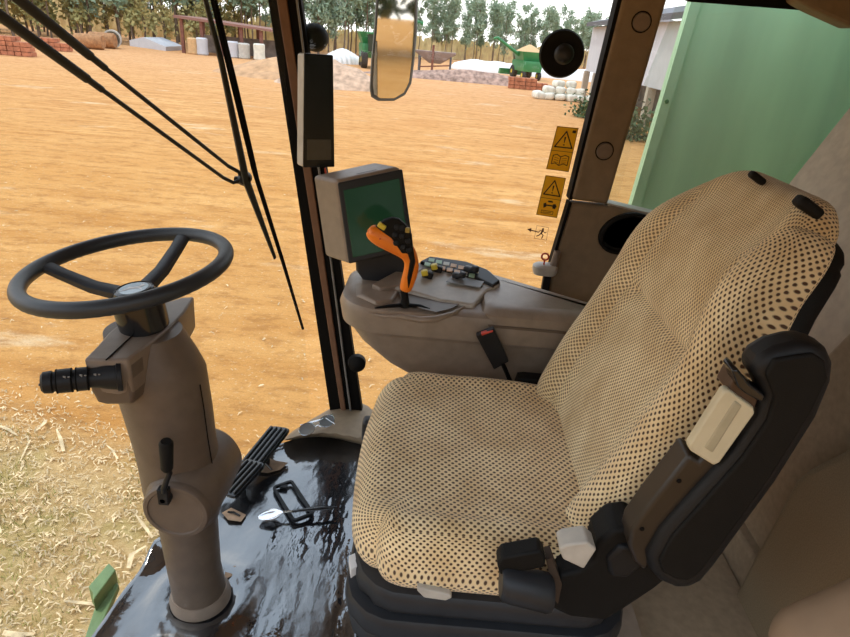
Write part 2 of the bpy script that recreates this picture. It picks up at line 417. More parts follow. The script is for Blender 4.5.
for _ in range(9000):
    x = rnd.uniform(-5, -.3); y = rnd.uniform(1.2, 4.4)
    if mnoise.noise(V((x*1.3, y*1.3, 2))) < -.02 or y+x*.26 > 3.2: continue
    a = rnd.uniform(0, 2*PI); h_ = rnd.uniform(.02, .06); w = .004; n = V((math.cos(a), math.sin(a), 0))*w; c = V((x, y, 0)); t = V((rnd.uniform(-.03, .03), rnd.uniform(-.03, .03), h_))
    gr.face([c-n, c+n, c+t])
tag(gr.build('grass', mat('thin dry grass', (.38, .34, .10), .9, var=.3, scale=2), smooth=False), 'thin yellow green grass between the straw below the cab', 'grass', kind='stuff')

# ---- trees
def crown_mesh(h, r, n, seed, low):
    q = MB(); rn = random.Random(seed)
    blobs = [(V((rn.gauss(0, r*.35), rn.gauss(0, r*.35), rn.uniform(low, .97)*h)), rn.uniform(.5, 1)*r*.55) for _ in range(14)]
    for _ in range(n):
        c, br = rn.choice(blobs); p = c+V((rn.gauss(0, .5), rn.gauss(0, .5), rn.gauss(0, .6)))*br*1.1
        s_ = rn.uniform(.10, .26); a = V((rn.gauss(0, 1), rn.gauss(0, 1), rn.gauss(0, 1))).normalized()*s_; b = V((rn.gauss(0, 1), rn.gauss(0, 1), rn.gauss(0, 1))).normalized()*s_
        q.face([p-a, p+b, p+a, p-b*.6])
    return q
def make_tree(h, r, seed, leaf, low=.42, n=900):
    t = thing('eucalyptus_tree', '', 'tree', (0, 0, 0), 'eucalyptus trees along the far edge of the yard')
    rn = random.Random(seed); tr = MB(); pts = [V((0, 0, -.1))]
    for i in range(1, 7): pts.append(V((pts[-1].x+rn.gauss(0, .08), pts[-1].y+rn.gauss(0, .08), h*.92*i/6)))
    tr.tube(pts, [.10-.013*i for i in range(7)], 6)
    for i in range(7):
        z = rn.uniform(low*.8, .85)*h; a = rn.uniform(0, 6.28); o = V((0, 0, z)); tr.tube([o, o+V((math.cos(a)*r*.7, math.sin(a)*r*.7, .9))], [.04, .015], 5)
    tr.build('trunk', 'bark', t)
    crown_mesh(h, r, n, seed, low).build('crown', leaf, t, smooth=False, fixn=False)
    return t
protos = [make_tree(11, 1.5, 11, 'leaf', n=1500), make_tree(10, 1.3, 12, 'leaf', .30, n=1500), make_tree(12, 1.6, 13, 'leaf', .42, n=1500), make_tree(9.5, 1.6, 14, 'leafy', .10, n=900), make_tree(10.5, 1.5, 15, 'leaf', .12, n=900)]
rnd = random.Random(21); spots = []
def line(a, b, n, jit, s0, s1, kinds):
    for i in range(n):
        t = (i+.5)/n; x = lerp(a[0], b[0], t)+rnd.gauss(0, jit); y = lerp(a[1], b[1], t)+rnd.gauss(0, jit); spots.append((x, y, rnd.uniform(s0, s1), rnd.choice(kinds)))
line((-62, 52), (-24, 66), 30, .5, .9, 1.3, (0, 1, 3, 3, 4)); line((-66, 58), (-26, 72), 28, .7, 1.0, 1.3, (0, 1, 3)); line((-70, 66), (-26, 80), 26, .8, 1.2, 1.4, (0, 2, 3))
line((-26, 70), (-8, 84), 16, .6, 1.0, 1.2, (0, 1, 2, 4)); line((-26, 78), (-8, 92), 14, .7, 1.05, 1.2, (0, 1, 2))
line((-9, 88), (34, 118), 34, .6, .66, .78, (0, 1, 2, 4)); line((-9, 96), (36, 126), 30, .8, .70, .82, (0, 1, 2))
where = [(-40, 'at the far left behind the brick stacks'), (-24, 'behind the rusty open shed'), (-8, 'behind the corner post and narrow display'), (8, 'behind the steel hopper and white silage bag'), (99, 'behind the far green combine near the barn')]
kindw = ['tall bushy grey green eucalyptus tree', 'slim grey green eucalyptus tree', 'high crowned eucalyptus tree with bare lower trunk', 'yellowing tree with dry leaves', 'eucalyptus tree leafy low down its trunk']
for i, (x, y, s_, kd) in enumerate(spots):
    w = [b for a, b in where if x < a][0]
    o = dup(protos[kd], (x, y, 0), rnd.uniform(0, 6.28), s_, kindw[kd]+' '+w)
    o['group'] = kindw[kd].split(' with')[0]+'s '+w
tb = MB(); rn_ = random.Random(77)
for i in range(26):   # dark tree belt on the other side of the yard, behind the machine: it is what the glass mirrors
    a = lerp(-2.6, .1, i/25); R_ = rn_.uniform(30, 40); c0 = V((math.cos(a)*R_, math.sin(a)*R_, 0)); tb.cyl(c0, c0+V((0, 0, 9)), .15, .05, 6)
    for _ in range(420):
        c = c0+V((rn_.gauss(0, 1.5), rn_.gauss(0, 1.5), rn_.uniform(2, 12))); u1 = V((rn_.gauss(0, 1), rn_.gauss(0, 1), rn_.gauss(0, 1))).normalized()*.5; u2 = V((rn_.gauss(0, 1), rn_.gauss(0, 1), rn_.gauss(0, 1))).normalized()*.5; tb.face([c-u1, c+u2, c+u1, c-u2])
struct(tb.build('tree_belt', 'leafd', smooth=False, fixn=False))
mb_ = MB(); mb_.ring_loft([rr(2.4, .6, 1.1, 1.15, .1, .9), rr(2.4, .6, 1.1, 1.15, .1, 3.9)]); mo = mb_.build('panel_shade_body', 'green', bevel=.02); struct(mo)  # unseen body behind the rear wall, added to shade the green panel's right side
mb_ = MB(); mb_.ring_loft([rr(2.8, 1.2, 1.28, 1.13, .08, .9), rr(2.8, 1.2, 1.28, 1.13, .08, 3.9)]); struct(mb_.build('panel_shade_block', 'green', bevel=.02))  # second unseen block, added to deepen the shade on that panel
for p_ in protos:
    for ch in list(p_.children): bpy.data.objects.remove(ch)
    bpy.data.objects.remove(p_)
# dry crop field beyond the trees
cr = MB()
for i in range(2600):
    t = rnd.random(); x = lerp(-75, 45, t); y = lerp(84, 140, max(0, (x+20)/65) if x > -20 else 0)+rnd.uniform(0, 6); h_ = rnd.uniform(2.0, 3.4)*(1.25 if x < -20 else .9); w = rnd.uniform(.15, .4)
    cr.face([(x-w, y, 0), (x+w, y, 0), (x+w*.6+rnd.gauss(0, .2), y, h_), (x-w*.4, y, h_*.9)])
tag(cr.build('dry_maize', 'cropm', smooth=False, fixn=False), 'dry yellow standing crop behind the trunks of the trees', 'crop', kind='stuff')

# ---- far machines and yard objects
def ell(q, c, h, seg=14, rings=8, sq=1.0):
    q.ring_loft([[V((c[0]+h[0]*math.cos(a)*math.sin(b), c[1]+h[1]*math.sin(a)*math.sin(b), c[2]+h[2]*math.cos(b))) for a in [k*2*PI/seg for k in range(seg)]] for b in [max(.02, min(PI-.02, PI*j/rings)) for j in range(rings+1)]]); return q
def combine(p, s_, rz, name, label, heap=True):
    t = thing(name, label, 'combine', p)
    M = Matrix.Translation(p) @ Matrix.Rotation(rz, 4, 'Z') @ Matrix.Scale(s_, 4)
    def P_(q, n, m, par=t, **k): q.xf(M); return q.build(n, m, par, **k)
    b = MB(); b.ring_loft([rr(0, 0, 1.35, 2.6, .3, 1.1), rr(0, 0, 1.45, 2.8, .3, 2.2), rr(0, 0, 1.4, 2.7, .3, 2.5)]); P_(b, 'body', 'green')
    b = MB(); b.ring_loft([rr(0, -.2, 1.3, 1.7, .1, 2.5), rr(0, -.2, 1.75, 2.1, .1, 3.7)]); P_(b, 'grain_tank', 'green')
    if heap:
        b = MB(); b.ring_loft([rr(0, -.2, 1.6, 1.9, .4, 3.68), rr(0, -.2, .9, 1.0, .4, 4.2), rr(0, -.2, .15, .15, .1, 4.65)]); P_(b, 'grain_heap', 'grain')
    b = MB(); b.ring_loft([rr(0, 3.2, .85, .7, .15, 1.8), rr(0, 3.2, .95, .8, .15, 3.5)]); cb = P_(b, 'cab', 'glasscab')
    b = MB(); b.box((0, 3.2, 3.6), (2.1, 1.9, .2)); P_(b, 'cab_roof', 'green', cb, bevel=.05)
    b = MB(); b.tube([(-1.5, -.2, 3.2), (-1.9, -.3, 3.4), (-5.2, -.6, 5.2), (-5.7, -.6, 5.0)], [.24, .24, .2, .2], 10); P_(b, 'unloading_auger', 'green')
    for sx in (-1, 1):
        for (yy, rad, w) in ((2.2, .9, .35), (-2.1, .6, .25)):
            b = MB(); b.lathe((sx*1.15-w, yy, rad), (1, 0, 0), [(.3, 0), (rad*.9, 0), (rad, .08), (rad, 2*w-.08), (rad*.9, 2*w), (.3, 2*w)], 20); wh = P_(b, 'wheel', 'tyre')
            b = MB(); b.lathe((sx*1.15-w-.02, yy, rad), (1, 0, 0), [(.28, 0), (.28, 2*w+.04)], 12); P_(b, 'rim', 'yellow', wh)
    if heap: b = MB(); b.ring_loft([rr(0, 4.6, 2.6, .5, .1, .3), rr(0, 4.5, 2.6, .4, .1, 1.1)]); P_(b, 'header', 'green')
    return t
T['glasscab'] = mat('dark cab glass', (.03, .05, .04), .1)
combine(G(525, 79), .66, math.radians(14), 'combine_harvester', 'green combine with grain heaped above its tank and unloading arm raised to the left')
combine(G(371, 68)+V((0, 1, 0)), .80, math.radians(192), 'combine_harvester', 'green combine half hidden behind the side mirror', False)
# silage bags
def bag(a, b, r_, label):
    a, b = V(a), V(b); d = (b-a); L_ = d.length; d.normalize(); n = V((-d.y, d.x, 0)); q = MB(); rings = []
    for i in range(41):
        t = i/40; e = min(1, math.sqrt(max(0, min(t, 1-t)*L_/2.2))) ; rn = r_*e*(1+.05*math.sin(i*1.7)); e = max(e, .05)
        rings.append([a+d*L_*t+n*math.cos(k*PI/10)*rn*1.35+V((0, 0, math.sin(k*PI/10)*rn)) for k in range(11)])
    q.ring_loft(rings, cap=True); return tag(q.build('silage_bag', 'bag', base=True), label, 'silage bag')
bag(G(448, 68), G(690, 91), 1.1, 'long white silage bag lying behind the green combine')
bag(G(322, 62)+V((0, 0, 0)), G(362, 64), 1.3, 'short white silage bag end beside the narrow post display')
# steel hopper on legs
p = G(434, 75); t = thing('steel_hopper', 'rusty open hopper on dark steel legs to the right of the side mirror', 'hopper', p)
q = MB(); q.ring_loft([rr(p.x, p.y, .5, .4, .1, .95), rr(p.x, p.y, 1.75, .9, .1, 1.75), rr(p.x, p.y, 1.75, .9, .1, 1.9)]); q.build('hopper_bin', mat('rusty grey bin', (.28, .21, .18), .8, var=.2, scale=2), t)
for sx in (-1, 1):
    for sy in (-1, 1): q = MB(); q.cyl((p.x+sx*1.35, p.y+sy*.7, 0), (p.x+sx*1.35, p.y+sy*.7, 1.6), .09, seg=8); q.build('leg', 'barnroof', t)
q = MB(); q.cyl((p.x-1.4, p.y-.7, .6), (p.x+1.4, p.y-.7, .9), .06, seg=6); q.cyl((p.x-.2, p.y-1.0, 0), (p.x-.2, p.y-1.0, 2.4), .10, seg=8); q.build('brace', 'rust', t)
# brick stacks
def brick_stack(p, nx, nz, label):
    t = thing('brick_stack', label, 'brick stack', p, None); q = MB()
    for k in range(nz):
        for i in range(nx-(k > nz-2)*2):
            for j in range(2): q.box((p.x+(i-nx/2)*.42+rnd.uniform(-.03, .03), p.y+j*.45, .14+k*.27), (.38, .4, .24))
    q.build('bricks', 'brick', t, smooth=False); return t
brick_stack(G(17, 56), 5, 4, 'stack of red clay bricks at the far left edge of the yard')
brick_stack(G(57, 51), 5, 3, 'low stack of red bricks just left of the cut logs')
brick_stack(G(530, 90), 7, 3, 'low rusty red stack of bricks in front of the green combine')
for (px, py, r_, ln, lb) in ((90, 49, .55, 2.1, 'big cut log lying left of the concrete pipe ring'), (103, 48, .6, 2.0, 'big cut log lying against the concrete pipe ring')):
    p = G(px, py); q = MB(); q.lathe((p.x-ln/2, p.y, r_), (1, .1, 0), [(r_*.9, 0), (r_, .1), (r_*1.03, ln/2), (r_, ln-.1), (r_*.9, ln)], 14); tag(q.build('log', 'log'), lb, 'log')
p = G(116, 48); q = MB(); q.lathe((p.x-.1, p.y-.2, .72), (.45, -1, 0), [(.72, 0), (.72, .8), (.60, .8), (.60, 0), (.72, 0)], 28); tag(q.build('concrete_pipe', 'concrete'), 'pale concrete pipe ring standing on its edge beside the logs', 'pipe')
a, b = G(130, 46), G(166, 51); q = MB(); q.prism([a, b, b+V((0, 0, .35)), V((lerp(a.x, b.x, .4), lerp(a.y, b.y, .4), .9)), a+V((0, 0, .5))], (0, 4, 0)); tag(q.build('sheet_pile', 'zinc', smooth=False), 'grey sheets lying on the ground right of the pipe ring', 'sheet pile')
# open shed
A1, B1 = G(184, 53), G(262, 60); A1 = A1; t = thing('open_shed', 'open shed with rusty red steel frame at the edge of the trees', 'shed', A1)
dxy = (B1-A1); hS = 2.75
for i in range(5):
    p0 = A1+dxy*i/4
    for dy in (0, 5):
        q = MB(); q.box((p0.x, p0.y+dy, hS*(.5-.08*i/4)), (.26, .22, hS*(1-.16*i/4))); q.build('post', 'rust', t, smooth=False)
q = MB(); q.prism([A1+V((-.5, -.4, hS)), B1+V((1, -.4, hS*.84)), B1+V((1, -.4, hS*.84+.18)), A1+V((-.5, -.4, hS+.22))], (0, 6, 0)); q.build('roof_sheet', mat('rusty roof sheets', (.27, .14, .11), .8), t, smooth=False)
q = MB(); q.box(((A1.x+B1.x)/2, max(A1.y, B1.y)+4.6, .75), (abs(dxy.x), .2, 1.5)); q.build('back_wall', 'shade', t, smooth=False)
for f_, hgt, m_, lb in ((.16, 2.0, 'grain', 'brown drum'), (.27, 2.1, 'zinc', 'pale grey tank'), (.66, 2.0, 'zinc', 'light grey tank'), (.80, 1.9, 'concrete', 'dusty grey drum'), (.99, 2.0, 'sack', 'cream drum')):
    p = A1+dxy*f_; q = MB(); hgt *= .66; q.lathe((p.x, p.y-.5, 0), (0, 0, 1), [(.42, 0), (.5, .08), (.47, hgt*.5), (.5, hgt-.1), (.4, hgt)], 16)
    tag(q.build('drum', m_, base=True), lb+' standing under the rusty open shed', 'drum')
# earth mounds
T['rub2'] = mat('dusty rubble', (.52, .35, .24), .95, var=.35, scale=3, bump=1, bscale=5)
def mound(c, rx, ry, h_, label, seed, m_='dirt'):
    q = MB(); n = 28; rings = []
    for j in range(11):
        f_ = j/10; rad = 1-f_; rings.append([V((c[0]+rx*rad*math.cos(a)*(1+.12*mnoise.noise(V((a*2, j*.2, seed)))), c[1]+ry*rad*math.sin(a)*(1+.1*mnoise.noise(V((a*2, j, seed+3)))), max(0, h_*(f_**1.0)*(1-.25*f_)/.75+(.12*h_*mnoise.noise(V((math.cos(a)*3*rad, math.sin(a)*3*rad, seed+j*.3))) if j else 0)))) for a in [k*2*PI/n for k in range(n)]])
    q.ring_loft(rings); return tag(q.build('earth_mound', m_, base=True), label, 'mound')
p = G(270, 78); mound((p.x, p.y+2, 0), 4.0, 3, 1.15, 'orange earth mound in front of the open shed', 4)
p = G(330, 88); mound((p.x, p.y+1.5, 0), 3.6, 2.2, 1.45, 'rubble and earth mound to the right of the narrow display', 9, 'rub2')
p = G(505, 80); mound((p.x-2, p.y+1, 0), 7, .8, .7, 'low rubble bank in front of the white silage bag', 15, 'brown_r') if False else None
T['rub'] = mat('stony rubble', (.36, .24, .19), .95, var=.5, scale=3)
p = G(470, 82); mound((p.x, p.y, 0), 9, 1.2, .9, 'low stony bank in front of the steel hopper', 15, 'rub')
# white sacks
rnd = random.Random(5)
base = G(564, 101); nS = 0
for lay in range(3):
    for i in range(6-lay*2):
        for j in range(2 if lay == 0 else 1):
            q = MB(); hh = (rnd.uniform(.30, .38), rnd.uniform(.28, .36), rnd.uniform(.20, .25))
            q.rbox(hh, .17, 6); q.xf(Matrix.Translation((base.x+(i-(5-lay*2)/2)*.68+rnd.uniform(-.08, .08), base.y+j*.7+lay*.3, .21+lay*.38)) @ Matrix.Rotation(rnd.uniform(-.4, .4), 4, 'Z') @ Matrix.Rotation(rnd.uniform(-.15, .15), 4, 'Y'))
            lev = ['bottom', 'middle', 'top'][lay]
            tag(q.build('white_sack', 'sack'), 'full white sack in the %s layer of the heap before the barn' % lev, 'sack', 'white sacks in the %s layer of the heap' % lev)
# barn
P1 = G(581, 97); P2 = G(647, 129); d_ = (P2-P1); P3 = P2+d_*.55; n_ = V((-d_.y, d_.x, 0)).normalized(); n_ = n_ if n_.x > 0 else -n_
t = thing('barn', 'long grey sheet metal barn on open posts seen past the door post', 'barn', P1)
hb, ht = 1.75, 4.5
q = MB(); q.prism([P1+V((0, 0, hb)), P3+V((0, 0, hb)), P3+V((0, 0, ht)), P1+V((0, 0, ht))], n_*.15); q.prism([P1+V((0, 0, hb)), P1+n_*9+V((0, 0, hb)), P1+n_*9+V((0, 0, ht)), P1+n_*4.5+V((0, 0, ht+1)), P1+V((0, 0, ht))], d_.normalized()*-.12); q.build('cladding', 'zinc', t, smooth=False)
q = MB(); q.prism([P1-n_*.5+V((0, 0, ht)), P1+n_*4.5+V((0, 0, ht+1.3)), P1+n_*4.5+V((0, 0, ht+1.5)), P1-n_*.5+V((0, 0, ht+.25))], d_*1.55); q.build('roof', 'barnroof', t, smooth=False)
for i in range(9):
    p0 = P1+d_*1.5*i/8
    q = MB(); q.box((p0.x+.1, p0.y, hb/2), (.38, .38, hb)); q.build('post', 'barnwood', t, smooth=False)
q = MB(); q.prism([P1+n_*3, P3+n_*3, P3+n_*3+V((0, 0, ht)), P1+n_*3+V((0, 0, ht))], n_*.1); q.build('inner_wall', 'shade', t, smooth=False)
def shrub(p, r_, label, seed):
    q = MB(); rn = random.Random(seed)
    for _ in range(700):
        u_ = V((rn.gauss(0, .45), rn.gauss(0, .45), abs(rn.gauss(.35, .3))))*r_; a = V((rn.gauss(0, 1), rn.gauss(0, 1), rn.gauss(0, 1))).normalized()*.09; b_ = V((rn.gauss(0, 1), rn.gauss(0, 1), rn.gauss(0, 1))).normalized()*.09
        c = V(p)+u_; q.face([c-a, c+b_, c+a, c-b_])
    tag(q.build('shrub', 'leafd', smooth=False, base=True, fixn=False), label, 'shrub')
shrub(G(590, 118), 1.0, 'low green shrub left of the door post below the white sacks', 1)
shrub(G(630, 139), 1.3, 'dark green shrub in front of the barn behind the post', 2)

# ---- green panel of the machine outside the rear side window
pl = MB(); YP = 2.35
a = atY(690, 0, YP); b = atY(630, 205, YP)
tl = V((a.x+.07*(.6), YP, 3.9)); dl = (a-b)/(a.z-b.z); tl = b+dl*(3.9-b.z); bl = b+dl*(1.2-b.z)
pl.prism([bl, V((2.9, YP, 1.2)), V((2.9, YP, 3.9)), tl], (0, .03, 0))
gp = mat('pale green painted panel', (.55, .82, .55), .3, var=.2, scale=1.6)
_n = gp.node_tree.nodes; _nz = [n for n in _n if n.type == 'TEX_NOISE'][0]; _mp = _n.new('ShaderNodeMapping'); _mp.inputs['Scale'].default_value = (2.6, 1, .35); _tc = [n for n in _n if n.type == 'TEX_COORD'][0]
gp.node_tree.links.new(_tc.outputs['Object'], _mp.inputs[0]); gp.node_tree.links.new(_mp.outputs[0], _nz.inputs['Vector'])
gpo = pl.build('machine_side_panel', gp, smooth=False, bevel=.004); tag(gpo, 'large flat pale green machine panel outside the rear side window', 'panel')
q = MB(); q.prism([bl+V((0, -.004, 0)), bl+V((.035, -.004, 0)), tl+V((.035, -.004, 0)), tl+V((0, -.004, 0))], (0, -.012, 0)); q.build('edge_flange', gp, gpo, smooth=False)
for z in (1.5, 2.0, 2.5, 3.0, 3.5):
    c = b+dl*(z-b.z)+V((.018, -.016, 0)); q = MB(); q.lathe(c, (0, -1, 0), [(.008, 0), (.006, .004)], 10); q.build('rivet', 'green', gpo)

# ================================================================== CAB SHELL
XL = [(.0, -.69), (.867, -.672), (1.133, -.647), (1.3, -.60), (1.446, -.54), (1.56, -.47), (1.63, -.40), (1.72, -.33)]
XT = [(.0, -1.0), (.6, -1.0), (1.0, -.97), (1.2, -.91), (1.4, -.80), (1.55, -.68), (1.66, -.56), (1.735, -.45)]
fl = MB(); pts = [V((x, y, 1.885)) for y, x in XL]+[V((-.18, 1.74, 1.885)), V((1.0, 1.74, 1.885)), V((1.0, 0, 1.885))]
fl.prism(pts, (0, 0, -.06)); struct(fl.build('floor', 'brown', smooth=False))
# windscreen
ws = MB(); rings = []
for i in range(15):
    t_ = i/14; rings.append([])
    for k in range(9):
        s_ = k/8; yb = lerp(.0, 1.72, t_); yt = lerp(.0, 1.735, t_); b0 = V((pw(XL, yb)-.035, yb+.02*t_, 1.86)); t0 = V((pw(XT, yt)-.01, yt+.01, 3.42)); rings[-1].append(b0.lerp(t0, s_))
ws.ring_loft(rings, closed=False, cap=False); struct(ws.build('window_1', 'glass', fixn=False))
# right door glass
dg = MB(); dg.face([(-.25, 1.765, 1.90), (.50, 1.765, 1.90), (.56, 1.765, 3.42), (-.44, 1.765, 3.42)]); struct(dg.build('window_2', 'doorglass', smooth=False))
# rear side glass
rg = MB(); rg.face([(.46, 1.755, 2.70), (.98, 1.755, 2.70), (1.22, 1.755, 3.42), (.60, 1.755, 3.42)]); struct(rg.build('window_3', 'rearglass', smooth=False))
# ceiling
q = MB(); q.ring_loft([rr(.08, .95, 1.16, .95, .25, 3.34), rr(.08, .95, 1.20, .98, .25, 3.40), rr(.08, .95, 1.20, .98, .25, 3.50)]); struct(q.build('ceiling', 'post'))
# dark window header
hd = MB(); hd.prism([atY(672, -6, 1.74), atY(690, 1.5, 1.74), atY(828, 12, 1.74), atY(850, 24, 1.74), V((1.2, 1.74, 3.42)), V((.6, 1.74, 3.42))], (0, .012, 0)); struct(hd.build('trim_1', 'rubber', smooth=False))
hl = MB(); hl.prism([atY(796, -14, 1.66), atY(800, 2, 1.66), atY(816, 11, 1.66), atY(856, 29, 1.66), atY(880, 20, 1.66), atY(880, -14, 1.66)], (0, .07, 0)); struct(hl.build('trim_7', 'post', smooth=False, bevel=.008))
# corner post (front right)
tA = V((-.445, 1.745, 3.42)); 
def postp(x, y, Y): return atY(x, y, Y)
def strip(x0t, x0b, x1t, x1b, Y, th, name, m_, par=None, yt=-25, yb=412, bevel=.003):
    q = MB(); q.prism([atY(x0t, yt, Y), atY(x1t, yt, Y), atY(x1b, yb, Y), atY(x0b, yb, Y)], (0, th, 0)); return q.build(name, m_, par, smooth=False, bevel=bevel)
cp = strip(264, 330, 297, 362, 1.75, .03, 'trim_2', 'rubber'); struct(cp)
strip(272.5, 341, 283, 346, 1.742, .008, 'post_strip', mat('brown post strip', (.20, .10, .055), .5), cp)
strip(292, 349.5, 294.5, 351.5, 1.742, .008, 'seal_edge', 'grey', cp)
# lobed black speaker housings on corner post
q = MB(); c = atY(308, 37, 1.80); q.lathe(c+V((0, .04, 0)), (0.5, -1, 0), [(.02, 0), (.036, .02), (.036, .05), (.024, .07), (.012, .075)], 24); sp_ = q.build('lamp_housing', 'blkm', cp)
q = MB(); q.box(atY(298, 37, 1.79), (.04, .03, .07)); q.build('bracket', 'blk', sp_, bevel=.01)
q = MB(); c = atY(356, 363, 1.72); q.lathe(c+V((0, .02, 0)), (0.15, -1, .1), [(.02, 0), (.03, .015), (.028, .035), (.012, .045)], 20); q.build('hinge', 'blkm', cp)
# footwell ledge around post foot
lg = MB(); fp = [(268, 446), (284, 432), (305, 420), (328, 408), (345, 400), (366, 402), (378, 412), (392, 430), (392, 452), (366, 449), (340, 440), (315, 437), (290, 440)]
tp = [(300, 436), (312, 428), (322, 420), (332, 410), (341, 402), (360, 402), (367, 406), (372, 420), (374, 436), (360, 440), (344, 436), (330, 434), (315, 434)]
def zr(pxs, z): return [atZ(x, y, z) for x, y in pxs]
lg.ring_loft([zr(fp, 1.888), zr([(a_[0]*.55+b_[0]*.45, a_[1]*.55+b_[1]*.45) for a_, b_ in zip(fp, tp)], 1.925), zr([(a_[0]*.2+b_[0]*.8, a_[1]*.2+b_[1]*.8) for a_, b_ in zip(fp, tp)], 1.955)])
struct(lg.build('trim_3', 'post', sub=1))
# door post
bp_l = [(617, -14), (572, 198)]; bp_r = [(671, -14), (608, 204)]
def quadprism(px, Y, th, name, m_, par=None, bevel=.006, smooth=False, **k):
    q = MB(); q.prism([atY(x, y, Y) for x, y in px], (0, th, 0)); return q.build(name, m_, par, smooth=smooth, bevel=bevel, **k)
bpo = quadprism([(628, -26), (675, -26), (608, 205), (571, 200)], 1.70, .05, 'trim_4', 'post', bevel=.012, bseg=4); struct(bpo)
quadprism([(624, -26), (629, -26), (572.5, 200), (569, 200)], 1.705, .05, 'door_seal', 'rubber', bpo, bevel=.001)
for (x, y) in ((641.5, 22), (604.5, 151)):
    c = atY(x, y, 1.70); q = MB(); q.lathe(c+V((0, .001, 0)), (0, -1, 0), [(.022, 0), (.022, .003), (.02, .006), (.0, .0065)], 28); q.build('screw_cap', 'taupe_l', bpo)
    q = MB(); q.torus(c, (0, 1, 0), .0235, .0018, 28, 6); q.build('cap_groove', 'rubber', bpo)
# lower post and side wall with sill
lw = MB()
lw.prism([atY(571, 203, 1.69), atY(608, 207, 1.69), atY(612, 206, 1.69), atY(668, 221, 1.69), V((1.02, 1.69, 2.72)), V((1.02, 1.69, 1.9)), V((.36, 1.69, 1.9)), atY(540, 335, 1.69), atY(553, 262, 1.69)], (0, .05, 0))
wr = lw.build('wall_right', 'post', smooth=False, bevel=.01, bseg=3); struct(wr)
quadprism([(569, 202), (572, 203), (554, 262), (541, 335), (538, 335), (551, 262)], 1.687, .04, 'door_seal', 'rubber', wr, bevel=.001)
quadprism([(608, 203), (668, 217), (668, 221), (608, 208)], 1.70, .055, 'window_sill', 'cream_s' if 'cream_s' in T else 'lgrey', wr, bevel=.002)
# cup recess
cc = atY(626, 233, 1.69); q = MB(); ax = V((.1, 1, 0))
q.ring_loft([[cc+V((math.cos(a)*rx, -.012+dy, math.sin(a)*rz+math.cos(a)*.012)) for a in [k*2*PI/28 for k in range(28)]] for rx, rz, dy in ((.078, .062, .012), (.078, .062, 0), (.070, .054, -.003), (.066, .050, .010), (.060, .045, .012))], cap=True)
q.build('cup_recess', 'blkm', wr)
# latch piece with red pin
c = atY(545, 268, 1.68); t = thing('door_latch', 'grey door latch block with a red pin beside the door post', 'latch', c)
q = MB(); q.ring_loft([rr(c.x, c.y, .032, .022, .018, c.z-.018), rr(c.x, c.y, .036, .026, .02, c.z-.008), rr(c.x, c.y, .036, .026, .02, c.z+.006), rr(c.x, c.y, .028, .02, .015, c.z+.012)]); q.build('latch_body', 'lgrey', t)
q = MB(); q.cyl(c+V((.022, 0, -.005)), c+V((.028, 0, .055)), .012, .010, 14); q.build('post_stub', 'taupe_l', t)
q = MB(); q.torus(c+V((-.006, -.004, .036)), (.2, 1, 0), .010, .0028, 20, 8); q.cyl(c+V((-.006, -.004, .0)), c+V((-.006, -.004, .026)), .0025, seg=8); q.build('red_pin', 'red', t)
q = MB(); q.box(c+V((.01, 0, -.05)), (.022, .02, .07)); q.build('striker', 'blk', t, bevel=.003)
# rear wall
q = MB(); prof = [(.93, 1.89), (.93, 2.55), (.945, 2.72), (1.0, 2.86), (1.12, 3.14), (1.2, 3.36)]
q.ring_loft([[V((x, y, z)) for x, z in prof]+[V((x+.06, y, z)) for x, z in prof[::-1]] for y in (.0, .4, .8, 1.2, 1.6, 1.74)]); struct(q.build('wall_rear', 'wall'))
# seat platform at rear
q = MB(); q.rbox((.155, .55, .09), .02, 10, R=.04); q.xf(Matrix.Translation((.625, .98, 1.98))); struct(q.build('trim_5', 'cloth_l'))
q = MB(); q.rbox((.03, .5, .115), .01, 10); q.xf(Matrix.Translation((.455, .98, 2.0))); struct(q.build('trim_6', 'carpet'))

# ================================================================== FLOOR SHEET AND SMALL THINGS
q = MB(); NY, NX = 70, 60; grid = []
for j in range(NY+1):
    y = lerp(.0, 1.675, j/NY); xl = pw(XL, y)+.004; row = []
    if y > 1.60: xl = max(xl, lerp(-.42, -.33, (y-1.6)/.075))
    for i in range(NX+1):
        s_ = (i/NX)**1.15; x = lerp(xl, .40, s_); e = max(0, 1-(x-xl)/.05)
        z = 1.889+.004*mnoise.noise(V((x*9, y*5, 0)))+.003+e*e*(.012+.014*mnoise.noise(V((y*9, 1, 0))))+.02*math.exp(-((x-xl)**2/.003+(y-1.12)**2/.0016))
        r_ = math.hypot(x+.474, y-.992); z += .012*math.exp(-((r_-.10)/.022)**2)
        row.append(q.bm.verts.new((x, y, z)))
    grid.append(row)
for j in range(NY):
    for i in range(NX): q.bm.faces.new((grid[j][i], grid[j][i+1], grid[j+1][i+1], grid[j+1][i]))
sheet = q.build('floor_mat', 'sheet', fixn=False)
so = sheet.modifiers.new('thick', 'SOLIDIFY'); so.thickness = .004; so.offset = -1
tag(sheet, 'shiny crinkled black plastic sheet covering the cab floor', 'floor mat')
for pts_ in ([(252, 466), (262, 456), (276, 461), (288, 463), (280, 470), (268, 473), (255, 472)], [(222, 513), (231, 508), (246, 515), (241, 522), (228, 520)], [(226, 568), (236, 566), (232, 576), (224, 580)]):
    q = MB(); q.prism([atZ(x, y, 1.8975) for x, y in pts_], (0, 0, .0012)); q.build('torn_patch', mat('bare floor lining', (.30, .20, .13), .9, var=.3, scale=40), sheet, smooth=False)
for (x0, y0, x1, y1) in ((228, 512, 240, 516), (262, 462, 272, 470)):
    a, b = atZ(x0, y0, 1.899), atZ(x1, y1, 1.899); q = MB(); q.tube([a, (a+b)/2+V((0, 0, .006)), b], .003, 6); q.build('curled_shred', 'blkg', sheet)
ZF = 1.900
